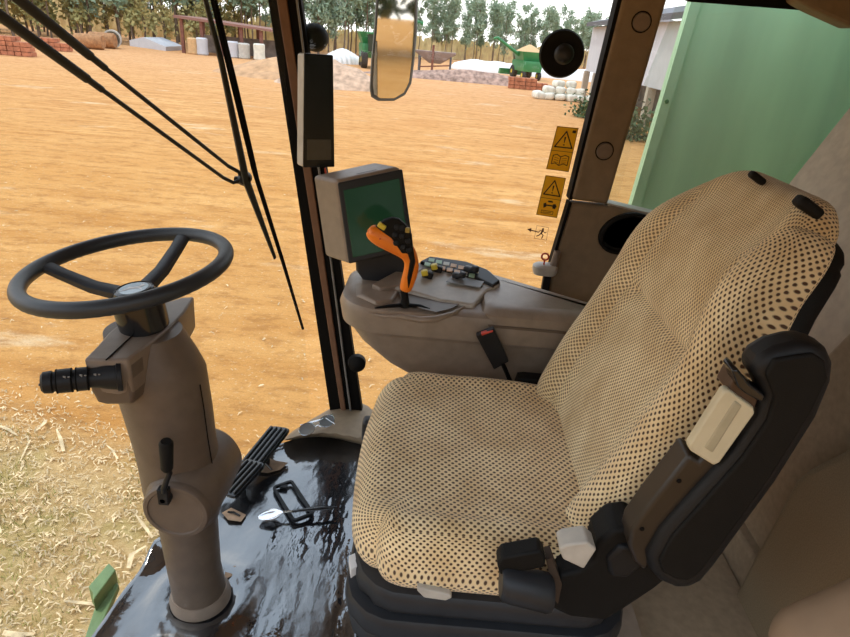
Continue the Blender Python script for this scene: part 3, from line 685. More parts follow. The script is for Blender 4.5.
# phone case frame
def ringframe(c, u_, v_, hw, hh, w, R, th, name, m_, parent=None):
    q = MB(); u_ = V(u_).normalized(); v_ = V(v_).normalized(); n_ = u_.cross(v_).normalized()
    if n_.z < 0: n_ = -n_
    def rg_(hx, hy, Rr, z): return [V(c)+u_*p.x+v_*p.y+n_*z for p in rr(0, 0, hx, hy, Rr, 0, 5)]
    q.ring_loft([rg_(hw, hh, R, 0), rg_(hw, hh, R, th), rg_(hw-w, hh-w, max(.002, R-w), th), rg_(hw-w, hh-w, max(.002, R-w), 0), rg_(hw, hh, R, 0)], cap=False)
    return q.build(name, m_, parent)
pa, pb, pc, pd = [atZ(x, y, ZF) for x, y in ((272, 489), (292, 481), (315, 514), (293, 525))]
cen = (pa+pb+pc+pd)/4; v_ = ((pd-pa)+(pc-pb)).normalized(); u_ = v_.cross(V((0, 0, 1)))
hw = ((pb-pa).length+(pc-pd).length)/4; hh = ((pd-pa).length+(pc-pb).length)/4
pcase = ringframe(cen, u_, v_, hw*.95, hh, .0075, .012, .009, 'phone_case', 'blk'); tag(pcase, 'empty black phone case frame lying on the black floor sheet', 'phone case')
q = MB(); q.box(cen-v_*(hh-.012)+V((0, 0, .004)), (.022, .016, .006)); q.build('camera_cutout', 'blk', pcase, bevel=.002)
# spoon
a, b, c = atZ(258, 519, ZF+.004), atZ(286, 513, ZF+.012), atZ(337, 507, ZF+.022)
t = thing('spoon', 'silver spoon with a black handle lying across the phone case', 'spoon', a)
d1 = (b-a).normalized(); q = MB(); sd = d1.cross(V((0, 0, 1))); rings = []
for i in range(13):
    s_ = i/12; w = .019*math.sin(PI*min(1, s_*1.02))**.6*(1 if s_ < .75 else 1)+.002; w = max(.0025, w*(1-.55*sstep(.7, 1, s_))); dz = -.005*math.sin(PI*s_); o = a+d1*(lerp(0, .070, s_))
    rings.append([o+sd*w*k_+V((0, 0, .007+dz*(1-k_*k_))) for k_ in (-1, -.6, 0, .6, 1)])
q.ring_loft(rings, closed=False, cap=False); sb = q.build('bowl', 'chrome', t, fixn=False); sb.modifiers.new('s', 'SOLIDIFY').thickness = .0012
st_ = a+d1*.068+V((0, 0, .006)); q = MB(); q.tube([st_, b+(c-b)*.12+V((0, 0, .004))], [.003, .003], 8); q.build('neck', 'silver', t)
q = MB(); q.tube([b+(c-b)*.05+V((0, 0, .003)), b+(c-b)*.35+V((0, 0, .004)), b+(c-b)*.7+V((0, 0, .002)), c], [.004, .006, .008, .005], 10, .5); q.build('handle', 'blkg', t)
# spectacles on the ledge
t = thing('eyeglasses', 'thin framed eyeglasses lying on the beige ledge at the corner post foot', 'eyeglasses', atZ(318, 424, 1.965))
for (x, y, rx, rz, an) in ((307, 429, .027, .019, .3), (327, 421, .027, .019, .3)):
    c = atZ(x, y, 1.972); uu = V((.8, .6, .12)).normalized(); vv = V((-.25, .6, .75)).normalized(); vv = (vv-uu*vv.dot(uu)).normalized()
    ring = [c+uu*rx*math.cos(k*PI/12)+vv*rz*math.sin(k*PI/12) for k in range(24)]
    q = MB(); q.tube(ring+[ring[0]], .0013, 6); rim_ = q.build('rim', 'silver', t); q = MB(); q.face(ring); q.build('lens', 'lens', rim_, smooth=False)
q = MB(); q.tube([atZ(300, 425, 1.975), atZ(318, 421, 1.985), atZ(333, 414, 1.975)], .0014, 6); q.tube([atZ(315, 427, 1.975), atZ(318, 425, 1.98), atZ(321, 427, 1.975)], .0014, 6); q.tube([atZ(335, 424, 1.975), atZ(326, 418, 1.98), atZ(310, 422, 1.96)], .0014, 6); q.build('temple', 'silver', t)

# pedals
def pedal(c0, c1, w, label):
    c0, c1 = V(c0), V(c1); t = thing('brake_pedal', label, 'pedal', (c0+c1)/2)
    d = (c1-c0); L_ = d.length; d.normalize(); s_ = V((.75, -.62, .12)); s_ = (s_-d*s_.dot(d)).normalized(); n_ = s_.cross(d).normalized(); n_ = n_ if n_.z > 0 else -n_
    M = Matrix((s_, d, n_)).transposed().to_4x4(); M.translation = (c0+c1)/2
    q = MB(); q.rbox((w/2, L_/2, .008), .006, 10, R=.008); q.xf(M); q.build('pad', 'blkg', t)
    for k in range(4):
        x = (k-1.5)*w*.24; q = MB(); q.rbox((w*.065, L_/2-.008, .005), .004, 10); q.xf(M @ Matrix.Translation((x, 0, .010))); q.build('rib', 'blkg' if 0 else 'rubber2', t)
    q = MB(); q.tube([(c0+c1)/2-n_*.008, (c0+c1)/2-n_*.05-d*.02, (c0+c1)/2-n_*.09-d*.05], .010, 8); q.build('pedal_arm', 'blk', t)
T['rubber2'] = mat('ribbed pedal rubber', (.03, .03, .03), .25, var=.1)
pedal(atZ(249, 468, 1.935), atZ(281, 428, 1.965), .075, 'upper ribbed black pedal standing beside the torn patch of floor sheet')
pedal(atZ(226, 496, 1.93), atZ(257, 462, 1.955), .072, 'lower ribbed black pedal tucked right behind the steering column')
# seat rail / green step bracket
a = atZ(108, 577, 1.80); q = MB(); q.prism([atZ(x, y, 1.78) for x, y in ((92, 603), (112, 579), (119, 586), (97, 617), (96, 609))], (0, 0, .06)); q.prism([atZ(x, y, 1.78) for x, y in ((97, 610), (113, 583), (120, 590), (90, 660), (82, 655))], (0, 0, .02)); tag(q.build('step_bracket', 'greenl', smooth=False, bevel=.003), 'pale green metal bracket outside the left edge of the floor sheet', 'bracket')

# ================================================================== STEERING COLUMN
FT = V((-.474, .99, 1.9)); WC = V((-.530, .974, 2.740)); WN = V((math.sin(-.127), math.sin(-.046), 1)).normalized()
col = thing('steering_column', 'taupe plastic steering column with black steering wheel, stalk and tilt lever', 'steering column', FT)
def cpt(z, dx=0, dy=0): s_ = (z-1.9)/.76; return V((lerp(-.474, -.52, s_)+dx, lerp(.992, .975, s_)+dy, z))
def el(z, hx, hy, n=40, dx=0, dy=0, tilt=0):
    dx += .018*sstep(2.0, 2.3, z)*(1-sstep(2.5, 2.62, z)); hx += .004*sstep(2.0, 2.3, z)
    c = cpt(z, dx, dy); return [c+V((math.cos(k*2*PI/n)*hx, math.sin(k*2*PI/n)*hy, tilt*math.cos(k*2*PI/n))) for k in range(n)]
q = MB(); q.ring_loft([el(1.900, .069, .069), el(1.910, .069, .069), el(1.916, .066, .066), el(1.93, .062, .062)]); q.build('foot_collar', 'taupe_l', col)
q = MB(); q.ring_loft([el(1.915, .060, .060), el(2.0, .058, .058), el(2.14, .060, .060), el(2.22, .063, .063)]); q.build('lower_tube', 'taupe', col)
q = MB(); q.ring_loft([el(2.155, .050, .055), el(2.17, .066, .068), el(2.20, .072, .076), el(2.26, .076, .082), el(2.32, .074, .082), el(2.36, .073, .083), el(2.44, .076, .086), el(2.53, .080, .086), el(2.56, .077, .080), el(2.617, .064, .064)]); bodyc = q.build('upper_body', 'taupe', col)
# knuckle: horizontal barrel across the machine with a round cover
kc = cpt(2.278, .050); q = MB(); q.lathe(V((kc.x-.004, kc.y-.098, kc.z-.005)), (0, 1, 0), [(.030, 0), (.062, .004), (.071, .02), (.075, .10), (.074, .17), (.06, .19), (.02, .192)], 40); q.build('pivot_housing', 'taupe', col)
dc = V((kc.x-.004, kc.y-.098, kc.z-.005)); q = MB(); q.lathe(dc+V((0, .006, 0)), (0, -1, 0), [(.0655, 0), (.0655, .010), (.062, .015), (.055, .016), (.053, .013), (.0, .013)], 44); pcv = q.build('pivot_cover', 'taupe', col)
# body seam
q = MB(); q.tube([cpt(z)+V((math.cos(a)*rx+.018, math.sin(a)*ry, 0)) for z, rx, ry, a in ((2.52, .0835, .087, -.25), (2.47, .0830, .087, -.25), (2.40, .0800, .085, -.25), (2.33, .0790, .083, -.25))], .0012, 6); q.build('seam_line', 'rubber', col)
# tilt lever
lc = dc+V((-.004, -.012, .012)); q = MB()
bolt = atY(165, 497, lc.y); hb_ = atY(167, 470, lc.y-.01); ht_ = atY(166, 441, lc.y-.018)
q = MB(); q.lathe(bolt+V((0, .016, 0)), (0, -1, 0), [(.013, 0), (.013, .014), (.009, .016), (.009, .026), (.005, .028)], 20); q.box(bolt+V((.001, -.004, .008)), (.020, .016, .036)); lev = q.build('tilt_lever', 'blk', col, bevel=.0015)
q = MB(); q.tube([bolt+V((.004, -.008, .020)), bolt+V((.006, -.012, .032)), hb_+V((.004, 0, -.006)), hb_+V((0, 0, .004))], .0055, 10); q.build('crank', 'blk', lev)
q = MB(); q.tube([hb_, lerp(hb_, ht_, .08), lerp(hb_, ht_, .5), lerp(hb_, ht_, .92), ht_], [.008, .011, .0118, .0125, .009], 16); q.build('handle_grip', 'blkm', lev)
# shroud
ZT = 2.620; top = [(84, 360), (112, 361), (128, 360), (141, 350), (154, 341), (172, 326), (185, 312), (194, 297), (182, 298), (169, 302), (150, 304), (130, 316), (108, 334), (97, 347)]
def shr(z, k, dz=0):
    out = []
    for x, y in top:
        p = atZ(x, y, ZT); c = V((-.52, .985, ZT)); p = c+(p-c)*k; p.z = z; out.append(p)
    return out
q = MB(); q.ring_loft([shr(2.545, .92), shr(2.555, .98), shr(2.618, 1.0), shr(2.622, .985)]); q.build('shroud', 'taupe_l', col, bevel=.003, angle=30)
# stalk block under the near end
b1 = [(84, 360), (128, 360), (141, 350), (150, 343), (118, 338), (100, 345)]
q = MB(); P0 = [atZ(x, y, ZT) for x, y in b1]; cc_ = sum(P0, V())/6
def blk(z, k): return [V((cc_.x+(p.x-cc_.x)*k, cc_.y+(p.y-cc_.y)*k, z)) for p in P0]
q.ring_loft([blk(2.522, .62), blk(2.534, .88), blk(2.556, .97), blk(2.612, 1.0)]); q.build('stalk_housing', 'taupe', col, bevel=.006, bseg=3)
# seam on top
q = MB(); q.tube([atZ(106, 360, ZT+.0032), atZ(135, 333, ZT+.0032)], .0012, 6); q.tube([atY(106, 361, .8535), atY(107.5, 380, .854)], .0012, 6); q.build('seam_line', 'rubber', col)
# stalk
s0 = atY(122, 375, .862); s1 = atY(41, 383, .810); q = MB(); dS = (s1-s0)
prof = [(0, .021), (.06, .021), (.07, .017), (.20, .015), (.30, .0125), (.42, .0115), (.44, .0145), (.56, .0145), (.58, .0125), (.62, .0125), (.64, .0148), (.80, .0145), (.82, .012), (.85, .012), (.87, .0138), (.97, .013), (1.0, .010)]
q.lathe(s0, dS, [(r_*(1.36 if t_ > .35 else 1.42) if t_ > .065 else r_*1.3, t_*dS.length) for t_, r_ in prof], 26); stk = q.build('control_stalk', 'blk', col)
for tt in (.43, .57, .63, .81): q = MB(); q.torus(s0+dS*tt, dS, .0192, .0014, 26, 6); q.build('groove_ring', 'rubber', stk)
for tt, up_ in ((.33, 1), (.5, 1), (.70, 1)):
    c = s0+dS*tt; xx, yy = frame_for(dS); d3 = V((.1, -.7, .7)).normalized(); d3 = (d3-dS.normalized()*d3.dot(dS.normalized())).normalized()
    q = MB(); rd_ = .0200 if tt > .4 else .0175; q.box(c+d3*rd_, (.004, .0016, .004)); q.box(c+d3*rd_+V((.007, 0, .001)), (.003, .0016, .0016)); q.build('icon', 'grey', stk, smooth=False)
q = MB(); ec = s0+dS*1.003; 
for i_, dx_ in enumerate((-.0045, 0, .0045)): q.box(ec+V((-.0005, dx_*.8, dx_*.3)), (.001, .0022, .004))
q.build('end_mark', 'grey', stk, smooth=False)
# wheel
wx = V((0, 1, 0)).cross(WN).normalized(); wy = WN.cross(wx)
def wp(a, rad, h=0): return WC+(wx*math.cos(a)+wy*math.sin(a))*rad+WN*h
q = MB(); q.torus(WC, WN, .1685, .0135, 120, 18, wav=lambda a, b: -.05*max(0, -math.sin(b))*max(0, math.sin(a*56))); wheel = q.build('steering_wheel', 'wheel', col)
HUB = WC-WN*.052
def ang(px, py):
    best = min(range(720), key=lambda k: (lambda s2: (s2[0]-px)**2+(s2[1]-py)**2)(proj(wp(k*PI/360, .174)))); return best*PI/360
def proj(p):
    d = V(p)-EYE; z = d.dot(fw); return (425+FPX*d.dot(rt)/z, 318.5-FPX*d.dot(up)/z)
for (px, py) in ((44, 276), (188, 238), (62, 312)):
    a = ang(px, py); r_ = (wx*math.cos(a)+wy*math.sin(a)); s_ = WN.cross(r_); rings = []
    for tt, hw_, hh_, h in ((.16, .016, .010, -.052), (.45, .0145, .009, -.040), (.75, .0135, .0075, -.016), (.90, .014, .007, -.002), (.985, .019, .006, .003)):
        c = WC+r_*.174*tt+WN*h; rings.append([c+s_*x*hw_+WN*y*hh_ for x, y in ((-1, -.6), (-.6, -1), (.6, -1), (1, -.6), (1, .6), (.6, 1), (-.6, 1), (-1, .6))])
    q = MB(); q.ring_loft(rings); q.build('spoke', 'wheel', wheel, angle=50)
q = MB(); q.lathe(HUB-WN*.045, WN, [(.038, -.026), (.043, -.022), (.044, 0), (.044, .035), (.042, .044), (.034, .052)], 40); q.build('hub', 'blkg', wheel)
q = MB(); q.lathe(HUB+WN*.004, WN, [(.036, 0), (.034, .006), (.030, .008), (.0295, .0065), (0, .0065)], 40); q.build('hub_cap', 'blkg', wheel)
q = MB(); q.lathe(HUB+WN*.0106, WN, [(.0255, 0), (.025, .0008), (0, .0008)], 40); q.build('badge', mat('badge silver blue', (.42, .50, .55), .3, .3), wheel)
deer = [(-.9, -.1), (-.55, .02), (-.45, .28), (-.1, .2), (.3, .3), (.45, .55), (.35, .75), (.5, .62), (.55, .8), (.62, .6), (.85, .5), (.7, .4), (.55, .15), (.8, -.1), (.95, -.35), (.65, -.15), (.35, -.02), (.1, -.1), (-.2, -.05), (-.5, -.3), (-.95, -.5), (-.6, -.18)]
# emblem lies flat in the badge disc
em = MB(); dx_ = (rt-WN*rt.dot(WN)).normalized(); dy_ = WN.cross(dx_)
em.prism([HUB+WN*.0114+dx_*x*.021+dy_*y*.026-dy_*.002 for x, y in deer], WN*.0006); em.build('emblem', 'white', wheel, smooth=False)

# ================================================================== WIPER, MIRROR, ROUND KNOB, STICKERS
def PL(x, y, Y): return atY(x, y, Y)
pv = PL(243, 179, 1.62)
wip = thing('windscreen_wiper', 'black windscreen wiper with two parallel arms outside the front window', 'wiper', pv)
for (a, ym, b, k) in (((-38, -46), None, (237, 173), 0), ((-38, -12), None, (232, 184), 1)):
    pa, pb = PL(*a, 1.02), PL(*b, 1.60)
    q = MB(); m1_ = lerp(pa, pb, .33); q.tube([pa, m1_], [.0098, .0088], 10); q.tube([m1_, lerp(pa, pb, .38)], [.0066, .0066], 10); q.tube([lerp(pa, pb, .46), lerp(pa, pb, .93), pb], .0052, 10) if 0 else q.tube([lerp(pa, pb, .37), lerp(pa, pb, .95)], .0047, 10); q.tube([lerp(pa, pb, .945), lerp(pa, pb, 1.0)+V((.004, 0, .004)), pv], .005, 10); q.build('wiper_arm', 'wiperm', wip)
q = MB(); q.lathe(pv+V((0, .03, 0)), (.1, -1, 0), [(.012, 0), (.018, .01), (.018, .035), (.010, .045)], 18); q.cyl(pv+V((-.022, 0, -.004)), pv+V((.0, 0, -.004)), .010, seg=14); q.build('pivot_joint', 'blk', wip)
bt, bb = PL(204, -6, 1.47), PL(303, 329, 1.76)
q = MB(); pm = PL(246, 180, 1.615); q.tube([bt, PL(221, 60, 1.53), pm, PL(275, 258, 1.68)], [.009, .012, .017, .008], 8, .5); q.build('blade_frame', 'wiperm', wip)
q = MB(); q.tube([bt+V((.012, .01, 0)), PL(227, 60, 1.54), PL(254, 170, 1.62), PL(283, 262, 1.70), bb], [.005, .006, .007, .006, .0045], 8); q.tube([PL(216, 0, 1.49), PL(238, 90, 1.56), PL(258, 178, 1.62)], .003, 6); q.build('rubber_blade', 'rubber', wip)
# mirror
YM = 2.15
def M_(x, y, dy=0):
    p = atY(x, y, YM+dy); return atY(x, y, YM+dy-(p.z-3.05)*.026)
mc = [(377, -22), (418, -22), (417, 30), (414, 62), (411, 84), (405, 95), (394, 101), (378, 101), (371, 97), (369.5, 88), (371, 60), (374, 30)]
mi = [(lerp(396, x, .87), lerp(40, y, .955)) for x, y in mc]
msh = thing('side_mirror', 'tall rounded grey framed side mirror hanging outside the right door', 'mirror', M_(395, 40))
q = MB(); nb = V((0, .04, 0)); q.ring_loft([[M_(lerp(395, x, .9), lerp(40, y, .95))+nb for x, y in mc], [M_(x, y)+nb*.6 for x, y in mc], [M_(x, y) for x, y in mc], [M_(x, y)+V((0, -.004, 0)) for x, y in [(lerp(396, a_, .96), lerp(40, b_, .985)) for a_, b_ in mc]], [M_(x, y)+V((0, .001, 0)) for x, y in mi]], cap=True)
q.build('mirror_frame', 'grey_d' if 'grey_d' in T else mat('weathered grey frame', (.16, .16, .15), .5), msh)
mm, N_, L_, P_ = nodes('mirror glass'); P_.inputs['Metallic'].default_value = 1; P_.inputs['Roughness'].default_value = .03; P_.inputs['Base Color'].default_value = (.80, .78, .72, 1)
q = MB(); ctr = M_(394, 40)
# the glass is toed in: it faces rearwards past the barn, like a driver's mirror
cg = [M_(x, y)+V((0, -.0005, 0)) for x, y in mi]
q.face(cg); mg = q.build('mirror_glass', mm, msh, smooth=False)
q = MB(); q.tube([M_(398, -20)+V((0, .03, 0)), M_(398, -45)+V((0, .03, 0)), V((-.1, 1.9, 3.55)), V((-.1, 1.5, 3.46))], .014, 10); q.build('mirror_arm', 'blk', msh)
# round black knob on the door window
c = atY(563, 54, 1.735); t = thing('window_knob', 'round black disc with a central ball knob on the door glass', 'window knob', c)
q = MB(); q.lathe(c+V((0, .03, 0)), (0, -1, 0), [(.030, 0), (.0585, .004), (.060, .010), (.056, .018), (.035, .014), (.0, .013)], 44); q.build('disc', 'blkm', t)
q = MB(); q.lathe(c+V((.001, .016, 0)), (0, -1, 0), [(.016, 0), (.018, .012), (.025, .018), (.026, .028), (.021, .038), (.012, .044), (.0, .046)], 32); q.build('ball_knob', 'dgrey', t)
# stickers
def sticker(px, name, label, m_):
    P = [atY(x, y, 1.758) for x, y in px]    # tl tr br bl
    t = thing(name, label, 'sticker', sum(P, V())/4)
    def S(u_, v_, d=0): return (P[0]*(1-u_)+P[1]*u_)*(1-v_)+(P[3]*(1-u_)+P[2]*u_)*v_+V((0, -.0006-d, 0))
    if m_:
        q = MB(); q.prism([P[0], P[1], P[2], P[3]], (0, -.0006, 0)); q.build('backing', m_, t, smooth=False)
    return t, S
def ln(q, S, pts, w, close=False):
    pts = [S(*p, .0004) for p in pts]
    if close: pts = pts+[pts[0]]
    for a, b in zip(pts, pts[1:]):
        d = (b-a); n_ = V((-d.z, 0, d.x)).normalized()*w/2; e = d.normalized()*w*.35; q.prism([a-e+n_, b+e+n_, b+e-n_, a-e-n_], (0, -.0003, 0))
def poly(q, S, pts): q.prism([S(*p, .0004) for p in pts], (0, -.0003, 0))
def tri(q, S, v0, v1):
    ln(q, S, [(.5, v0), (.9, v1), (.12, v1)], .0035, True); poly(q, S, [(.46, lerp(v0, v1, .34)), (.54, lerp(v0, v1, .34)), (.52, lerp(v0, v1, .72)), (.49, lerp(v0, v1, .72))])
    poly(q, S, [(.47, lerp(v0, v1, .80)), (.54, lerp(v0, v1, .80)), (.54, lerp(v0, v1, .88)), (.47, lerp(v0, v1, .88))])
t, S = sticker([(557, 126), (578.6, 128), (568.7, 172), (546, 169)], 'warning_sticker', 'upper yellow warning sticker with triangle and open book on the door glass', 'sticker')
q = MB(); tri(q, S, .1, .46); q.build('triangle_mark', 'ink', t, smooth=False)
q = MB(); ln(q, S, [(0, .55), (1, .55)], .0012); ln(q, S, [(.02, .01), (.98, .01), (.98, .99), (.02, .99)], .0012, True); ln(q, S, [(.16, .66), (.32, .63), (.5, .68), (.68, .63), (.86, .66), (.86, .86), (.68, .83), (.5, .88), (.32, .83), (.16, .86)], .0022, True); ln(q, S, [(.5, .68), (.5, .88)], .0022); 
for v in (.70, .75, .80): ln(q, S, [(.24, v), (.43, v+.02)], .001); ln(q, S, [(.57, v+.02), (.78, v)], .001)
poly(q, S, [(.76, .06), (.92, .06), (.92, .12), (.76, .12)]); q.build('book_mark', 'ink', t, smooth=False)
t, S = sticker([(545.5, 175), (566, 178), (557, 218), (536, 214.6)], 'warning_sticker', 'lower yellow warning sticker with triangle and key on the door glass', 'sticker')
q = MB(); tri(q, S, .1, .46); q.build('triangle_mark', 'ink', t, smooth=False)
q = MB(); ln(q, S, [(0, .55), (1, .55)], .0012); ln(q, S, [(.02, .01), (.98, .01), (.98, .99), (.02, .99)], .0012, True); poly(q, S, [(.42, .60), (.62, .60), (.66, .64), (.40, .64)])
ln(q, S, [(.3, .72), (.7, .72)], .004); poly(q, S, [(.22, .69), (.34, .66), (.38, .76), (.26, .80)]); poly(q, S, [(.66, .68), (.78, .66), (.86, .72), (.8, .79), (.68, .78)]); ln(q, S, [(.2, .86), (.75, .86), (.75, .93), (.2, .93)], .0014, True); ln(q, S, [(.28, .90), (.66, .89)], .0016); q.build('key_mark', 'ink', t, smooth=False)
t, S = sticker([(536.2, 225.4), (548.5, 227.5), (546.3, 240), (533.5, 238)], 'exit_sticker', 'small clear exit sticker with running figure and arrow under the yellow stickers', None)
q = MB(); ln(q, S, [(.05, .0), (1, .0), (1, 1), (.05, 1)], .0009, True)
poly(q, S, [(.52, .12), (.66, .12), (.66, .26), (.52, .26)]); ln(q, S, [(.6, .28), (.5, .55)], .005); ln(q, S, [(.52, .53), (.68, .68), (.62, .92)], .003); ln(q, S, [(.48, .55), (.36, .72), (.2, .8)], .003); ln(q, S, [(.6, .34), (.8, .46), (.88, .38)], .0022); ln(q, S, [(.56, .32), (.36, .36), (.28, .5)], .0022)
ln(q, S, [(-.5, .40), (.25, .48)], .003); poly(q, S, [(-.65, .39), (-.32, .26), (-.32, .56)]); q.build('running_figure_mark', mat('dark red brown print', (.10, .03, .015), .6), t, smooth=False)

# ================================================================== DISPLAYS
def slab(P, dvec, name, m_, parent=None, bevel=.004, bs=3):      # P: 4 corners tl tr br bl
    q = MB(); q.prism(P, dvec); return q.build(name, m_, parent, smooth=False, bevel=bevel, bseg=bs)
# narrow post display
D = [atY(304, 53, 1.625), atY(333, 55, 1.64), atY(334.5, 167, 1.625), atY(303, 167.5, 1.61)]
t = thing('post_display', 'narrow upright display with black screen clamped to the corner post', 'display', D[3])
nn = (D[1]-D[0]).cross(D[3]-D[0]).normalized(); nn = nn if nn.y > 0 else -nn
bk = nn*.035+V((-.018, 0, 0)); slab(D, bk, 'housing', 'lgrey', t, .006)
slab([p-nn*.002 for p in D], nn*.006, 'bezel', 'screen2', t, .004)
def inset(P, u0_, u1_, v0_, v1_, off): 
    def S(u_, v_): return (P[0]*(1-u_)+P[1]*u_)*(1-v_)+(P[3]*(1-u_)+P[2]*u_)*v_+off
    return [S(u0_, v0_), S(u1_, v0_), S(u1_, v1_), S(u0_, v1_)]
slab(inset(D, .12, .9, .09, .70, -nn*.0028), nn*.002, 'screen', 'screen2', t, .0005); slab(inset(D, .12, .9, .74, .93, -nn*.0028), nn*.002, 'lower_screen', mat('grey lcd', (.03, .032, .028), .15), t, .0005)
q = MB(); q.box((sum(D, V())/4)+V((-.03, .065, 0)), (.05, .09, .05)); q.build('post_clamp', 'blk', t, bevel=.006)
q = MB(); q.tube([atY(325, 168, 1.64), atY(327, 180, 1.64), atY(328, 200, 1.66)], .0025, 6); q.build('cable', 'red', t)
# monitor
D = [atY(337.5, 183, 1.455), atY(402.5, 169, 1.495), atY(414, 250, 1.465), atY(349, 264, 1.425)]
t = thing('console_monitor', 'beige monitor with dark green screen mounted on the armrest console', 'monitor', (D[2]+D[3])/2)
nn = (D[1]-D[0]).cross(D[3]-D[0]).normalized(); nn = nn if nn.y > 0 else -nn
bk = nn*.060+V((-.058, 0, .006)); 
slab(inset(D, -.01, .99, -.03, 1.01, nn*.004), bk, 'housing', 'console', t, .009, 4)
slab(D, nn*.008, 'bezel', 'dgrey', t, .005)
slab(inset(D, .07, .93, .10, .93, -nn*.0012), nn*.003, 'screen', 'screen', t, .001)
slab(inset(D, .30, .62, -.055, -.035, nn*.018), nn*.014, 'card_slot', 'rubber', t, .001)
q = MB(); lo_ = lerp(D[3], D[2], .45); q.ring_loft([rr(lo_.x+.01, lo_.y+.05, .075, .03, .01, lo_.z+.01), rr(lo_.x+.012, lo_.y+.05, .072, .028, .01, lo_.z-.05), rr(lo_.x+.012, lo_.y+.04, .045, .02, .01, lo_.z-.085)]); q.build('mount', 'dgrey', t, bevel=.003)

# ================================================================== ARMREST CONSOLE
con = thing('armrest_console', 'grey beige armrest console with orange control lever beyond the seat', 'console', (.1, 1.46, 2.34))
q = MB()
def crg(z, x0, x1, y0, y1, R):
    out = []
    for p in rr((x0+x1)/2, (y0+y1)/2, (x1-x0)/2, (y1-y0)/2, R, z, 8):
        if p.x > .13 and p.y > (y0+y1)/2: p.y -= (p.x-.13)*.62
        out.append(p)
    return out
q.ring_loft([crg(2.335, -.045, .42, 1.36, 1.56, .06), crg(2.37, -.10, .43, 1.345, 1.575, .07), crg(2.43, -.165, .44, 1.32, 1.595, .09), crg(2.47, -.195, .44, 1.31, 1.60, .10), crg(2.482, -.200, .44, 1.306, 1.602, .10), crg(2.486, -.212, .445, 1.300, 1.606, .10), crg(2.53, -.219, .445, 1.298, 1.608, .10), crg(2.548, -.213, .44, 1.303, 1.603, .10), crg(2.556, -.195, .43, 1.316, 1.59, .09)])
q.build('console_body', 'console', con)
q = MB(); q.ring_loft([crg(2.535, .140, .45, 1.299, 1.590, .035), crg(2.558, .137, .45, 1.299, 1.590, .035), crg(2.570, .143, .448, 1.312, 1.58, .035), crg(2.574, .158, .44, 1.332, 1.565, .03)]); q.build('console_lid', 'console', con)
q = MB(); q.ring_loft([crg(2.530, .132, .45, 1.2955, 1.606, .035), crg(2.536, .132, .45, 1.2955, 1.606, .035)]); q.build('lid_seam', 'taupe', con)
# control deck: rises towards the far side
def deck(px, z0, z1):       # z interpolates with Y from 1.34 to 1.60
    out = []
    for x, y in px:
        p = atZ(x, y, (z0+z1)/2)
        for _ in range(4):
            z = lerp(z0, z1, (p.y-1.34)/.26); p = atZ(x, y, z)
        out.append(p)
    return out
def deckprism(px, z0, z1, th, name, m_, par, bevel=.003):
    q = MB(); P = deck(px, z0, z1); q.prism(P, (0, 0, -th)); return q.build(name, m_, par, smooth=False, bevel=bevel)
deckprism([(377, 283), (398, 272), (424, 260), (436, 256), (470, 262), (490, 270), (501, 281), (497, 287), (487, 290), (474, 305), (440, 300), (402, 288)], 2.566, 2.605, .05, 'control_panel', 'console_l', con, .006)
deckprism([(372, 284), (396, 271), (420, 262), (424, 268), (400, 285), (380, 288)], 2.568, 2.607, .03, 'side_panel', 'console', con)
kb = deckprism([(420, 261), (430, 256), (466, 261), (487, 269), (500, 280), (493, 285), (477, 277), (436, 267)], 2.572, 2.614, .03, 'keypad_panel', 'dgrey', con, .003)
kc_ = ['key_g', 'key_g', 'key_w', 'key_o', 'key_o', 'key_o', 'key_w']
for i in range(7):
    for j in range(2):
        x = 430+i*7.4+(-2.4 if j else 1.6); y = 259.6+i*1.85+j*4.2
        P = deck([(x-2.7, y-1.9), (x+3.1, y-1.1), (x+2.5, y+2.1), (x-3.3, y+1.3)], 2.575, 2.615)
        q = MB(); q.prism(P, (0, 0, -.003)); q.build('key', kc_[(i+j) % 7] if j else ('key_g' if i < 2 else ('key_o' if i in (3, 4) else 'key_w')), con, smooth=False, bevel=.0006)
# yellow rocker switches
for (x, y) in ((426, 275.5), (435.5, 269.5)):
    p = deck([(x, y)], 2.572, 2.61)[0]; q = MB(); q.rbox((.014, .009, .009), .004, 8); q.xf(Matrix.Translation(p+V((.004, 0, .003))) @ Matrix.Rotation(.25, 4, 'Y')); sw = q.build('rocker_switch', 'blk', con)
    q = MB(); q.rbox((.0085, .009, .007), .003, 8); q.xf(Matrix.Translation(p+V((-.004, -.004, .009))) @ Matrix.Rotation(-.3, 4, 'Y')); q.build('yellow_cap', 'yellow', sw)
# black throttle levers
q = MB(); P = deck([(446, 282), (452, 276), (484, 282), (480, 288)], 2.572, 2.609); q.prism(P, (0, 0, .0015)); q.build('slot_plate', 'grey', con, smooth=False)
for (x, y, s_) in ((458, 279, 1.0), (470, 273, 1.12)):
    p = deck([(x, y)], 2.57, 2.61)[0]; q = MB(); q.rbox((.018*s_, .010*s_, .008*s_), .006, 8, deform=lambda w: V((w.x, w.y, w.z+(.006 if w.x > 0 else 0)))); q.xf(Matrix.Translation(p+V((.002, 0, .008))) @ Matrix.Rotation(-.5, 4, 'Z')); sw = q.build('throttle_lever', 'dgrey', con)
    q = MB(); q.cyl(p+V((-.006, 0, -.004)), p+V((0, 0, .012)), .006, seg=10); q.build('lever_stem', 'blk', sw)
q = MB(); P = deck([(488, 290), (490, 288), (497, 293), (495, 295)], 2.57, 2.60); 
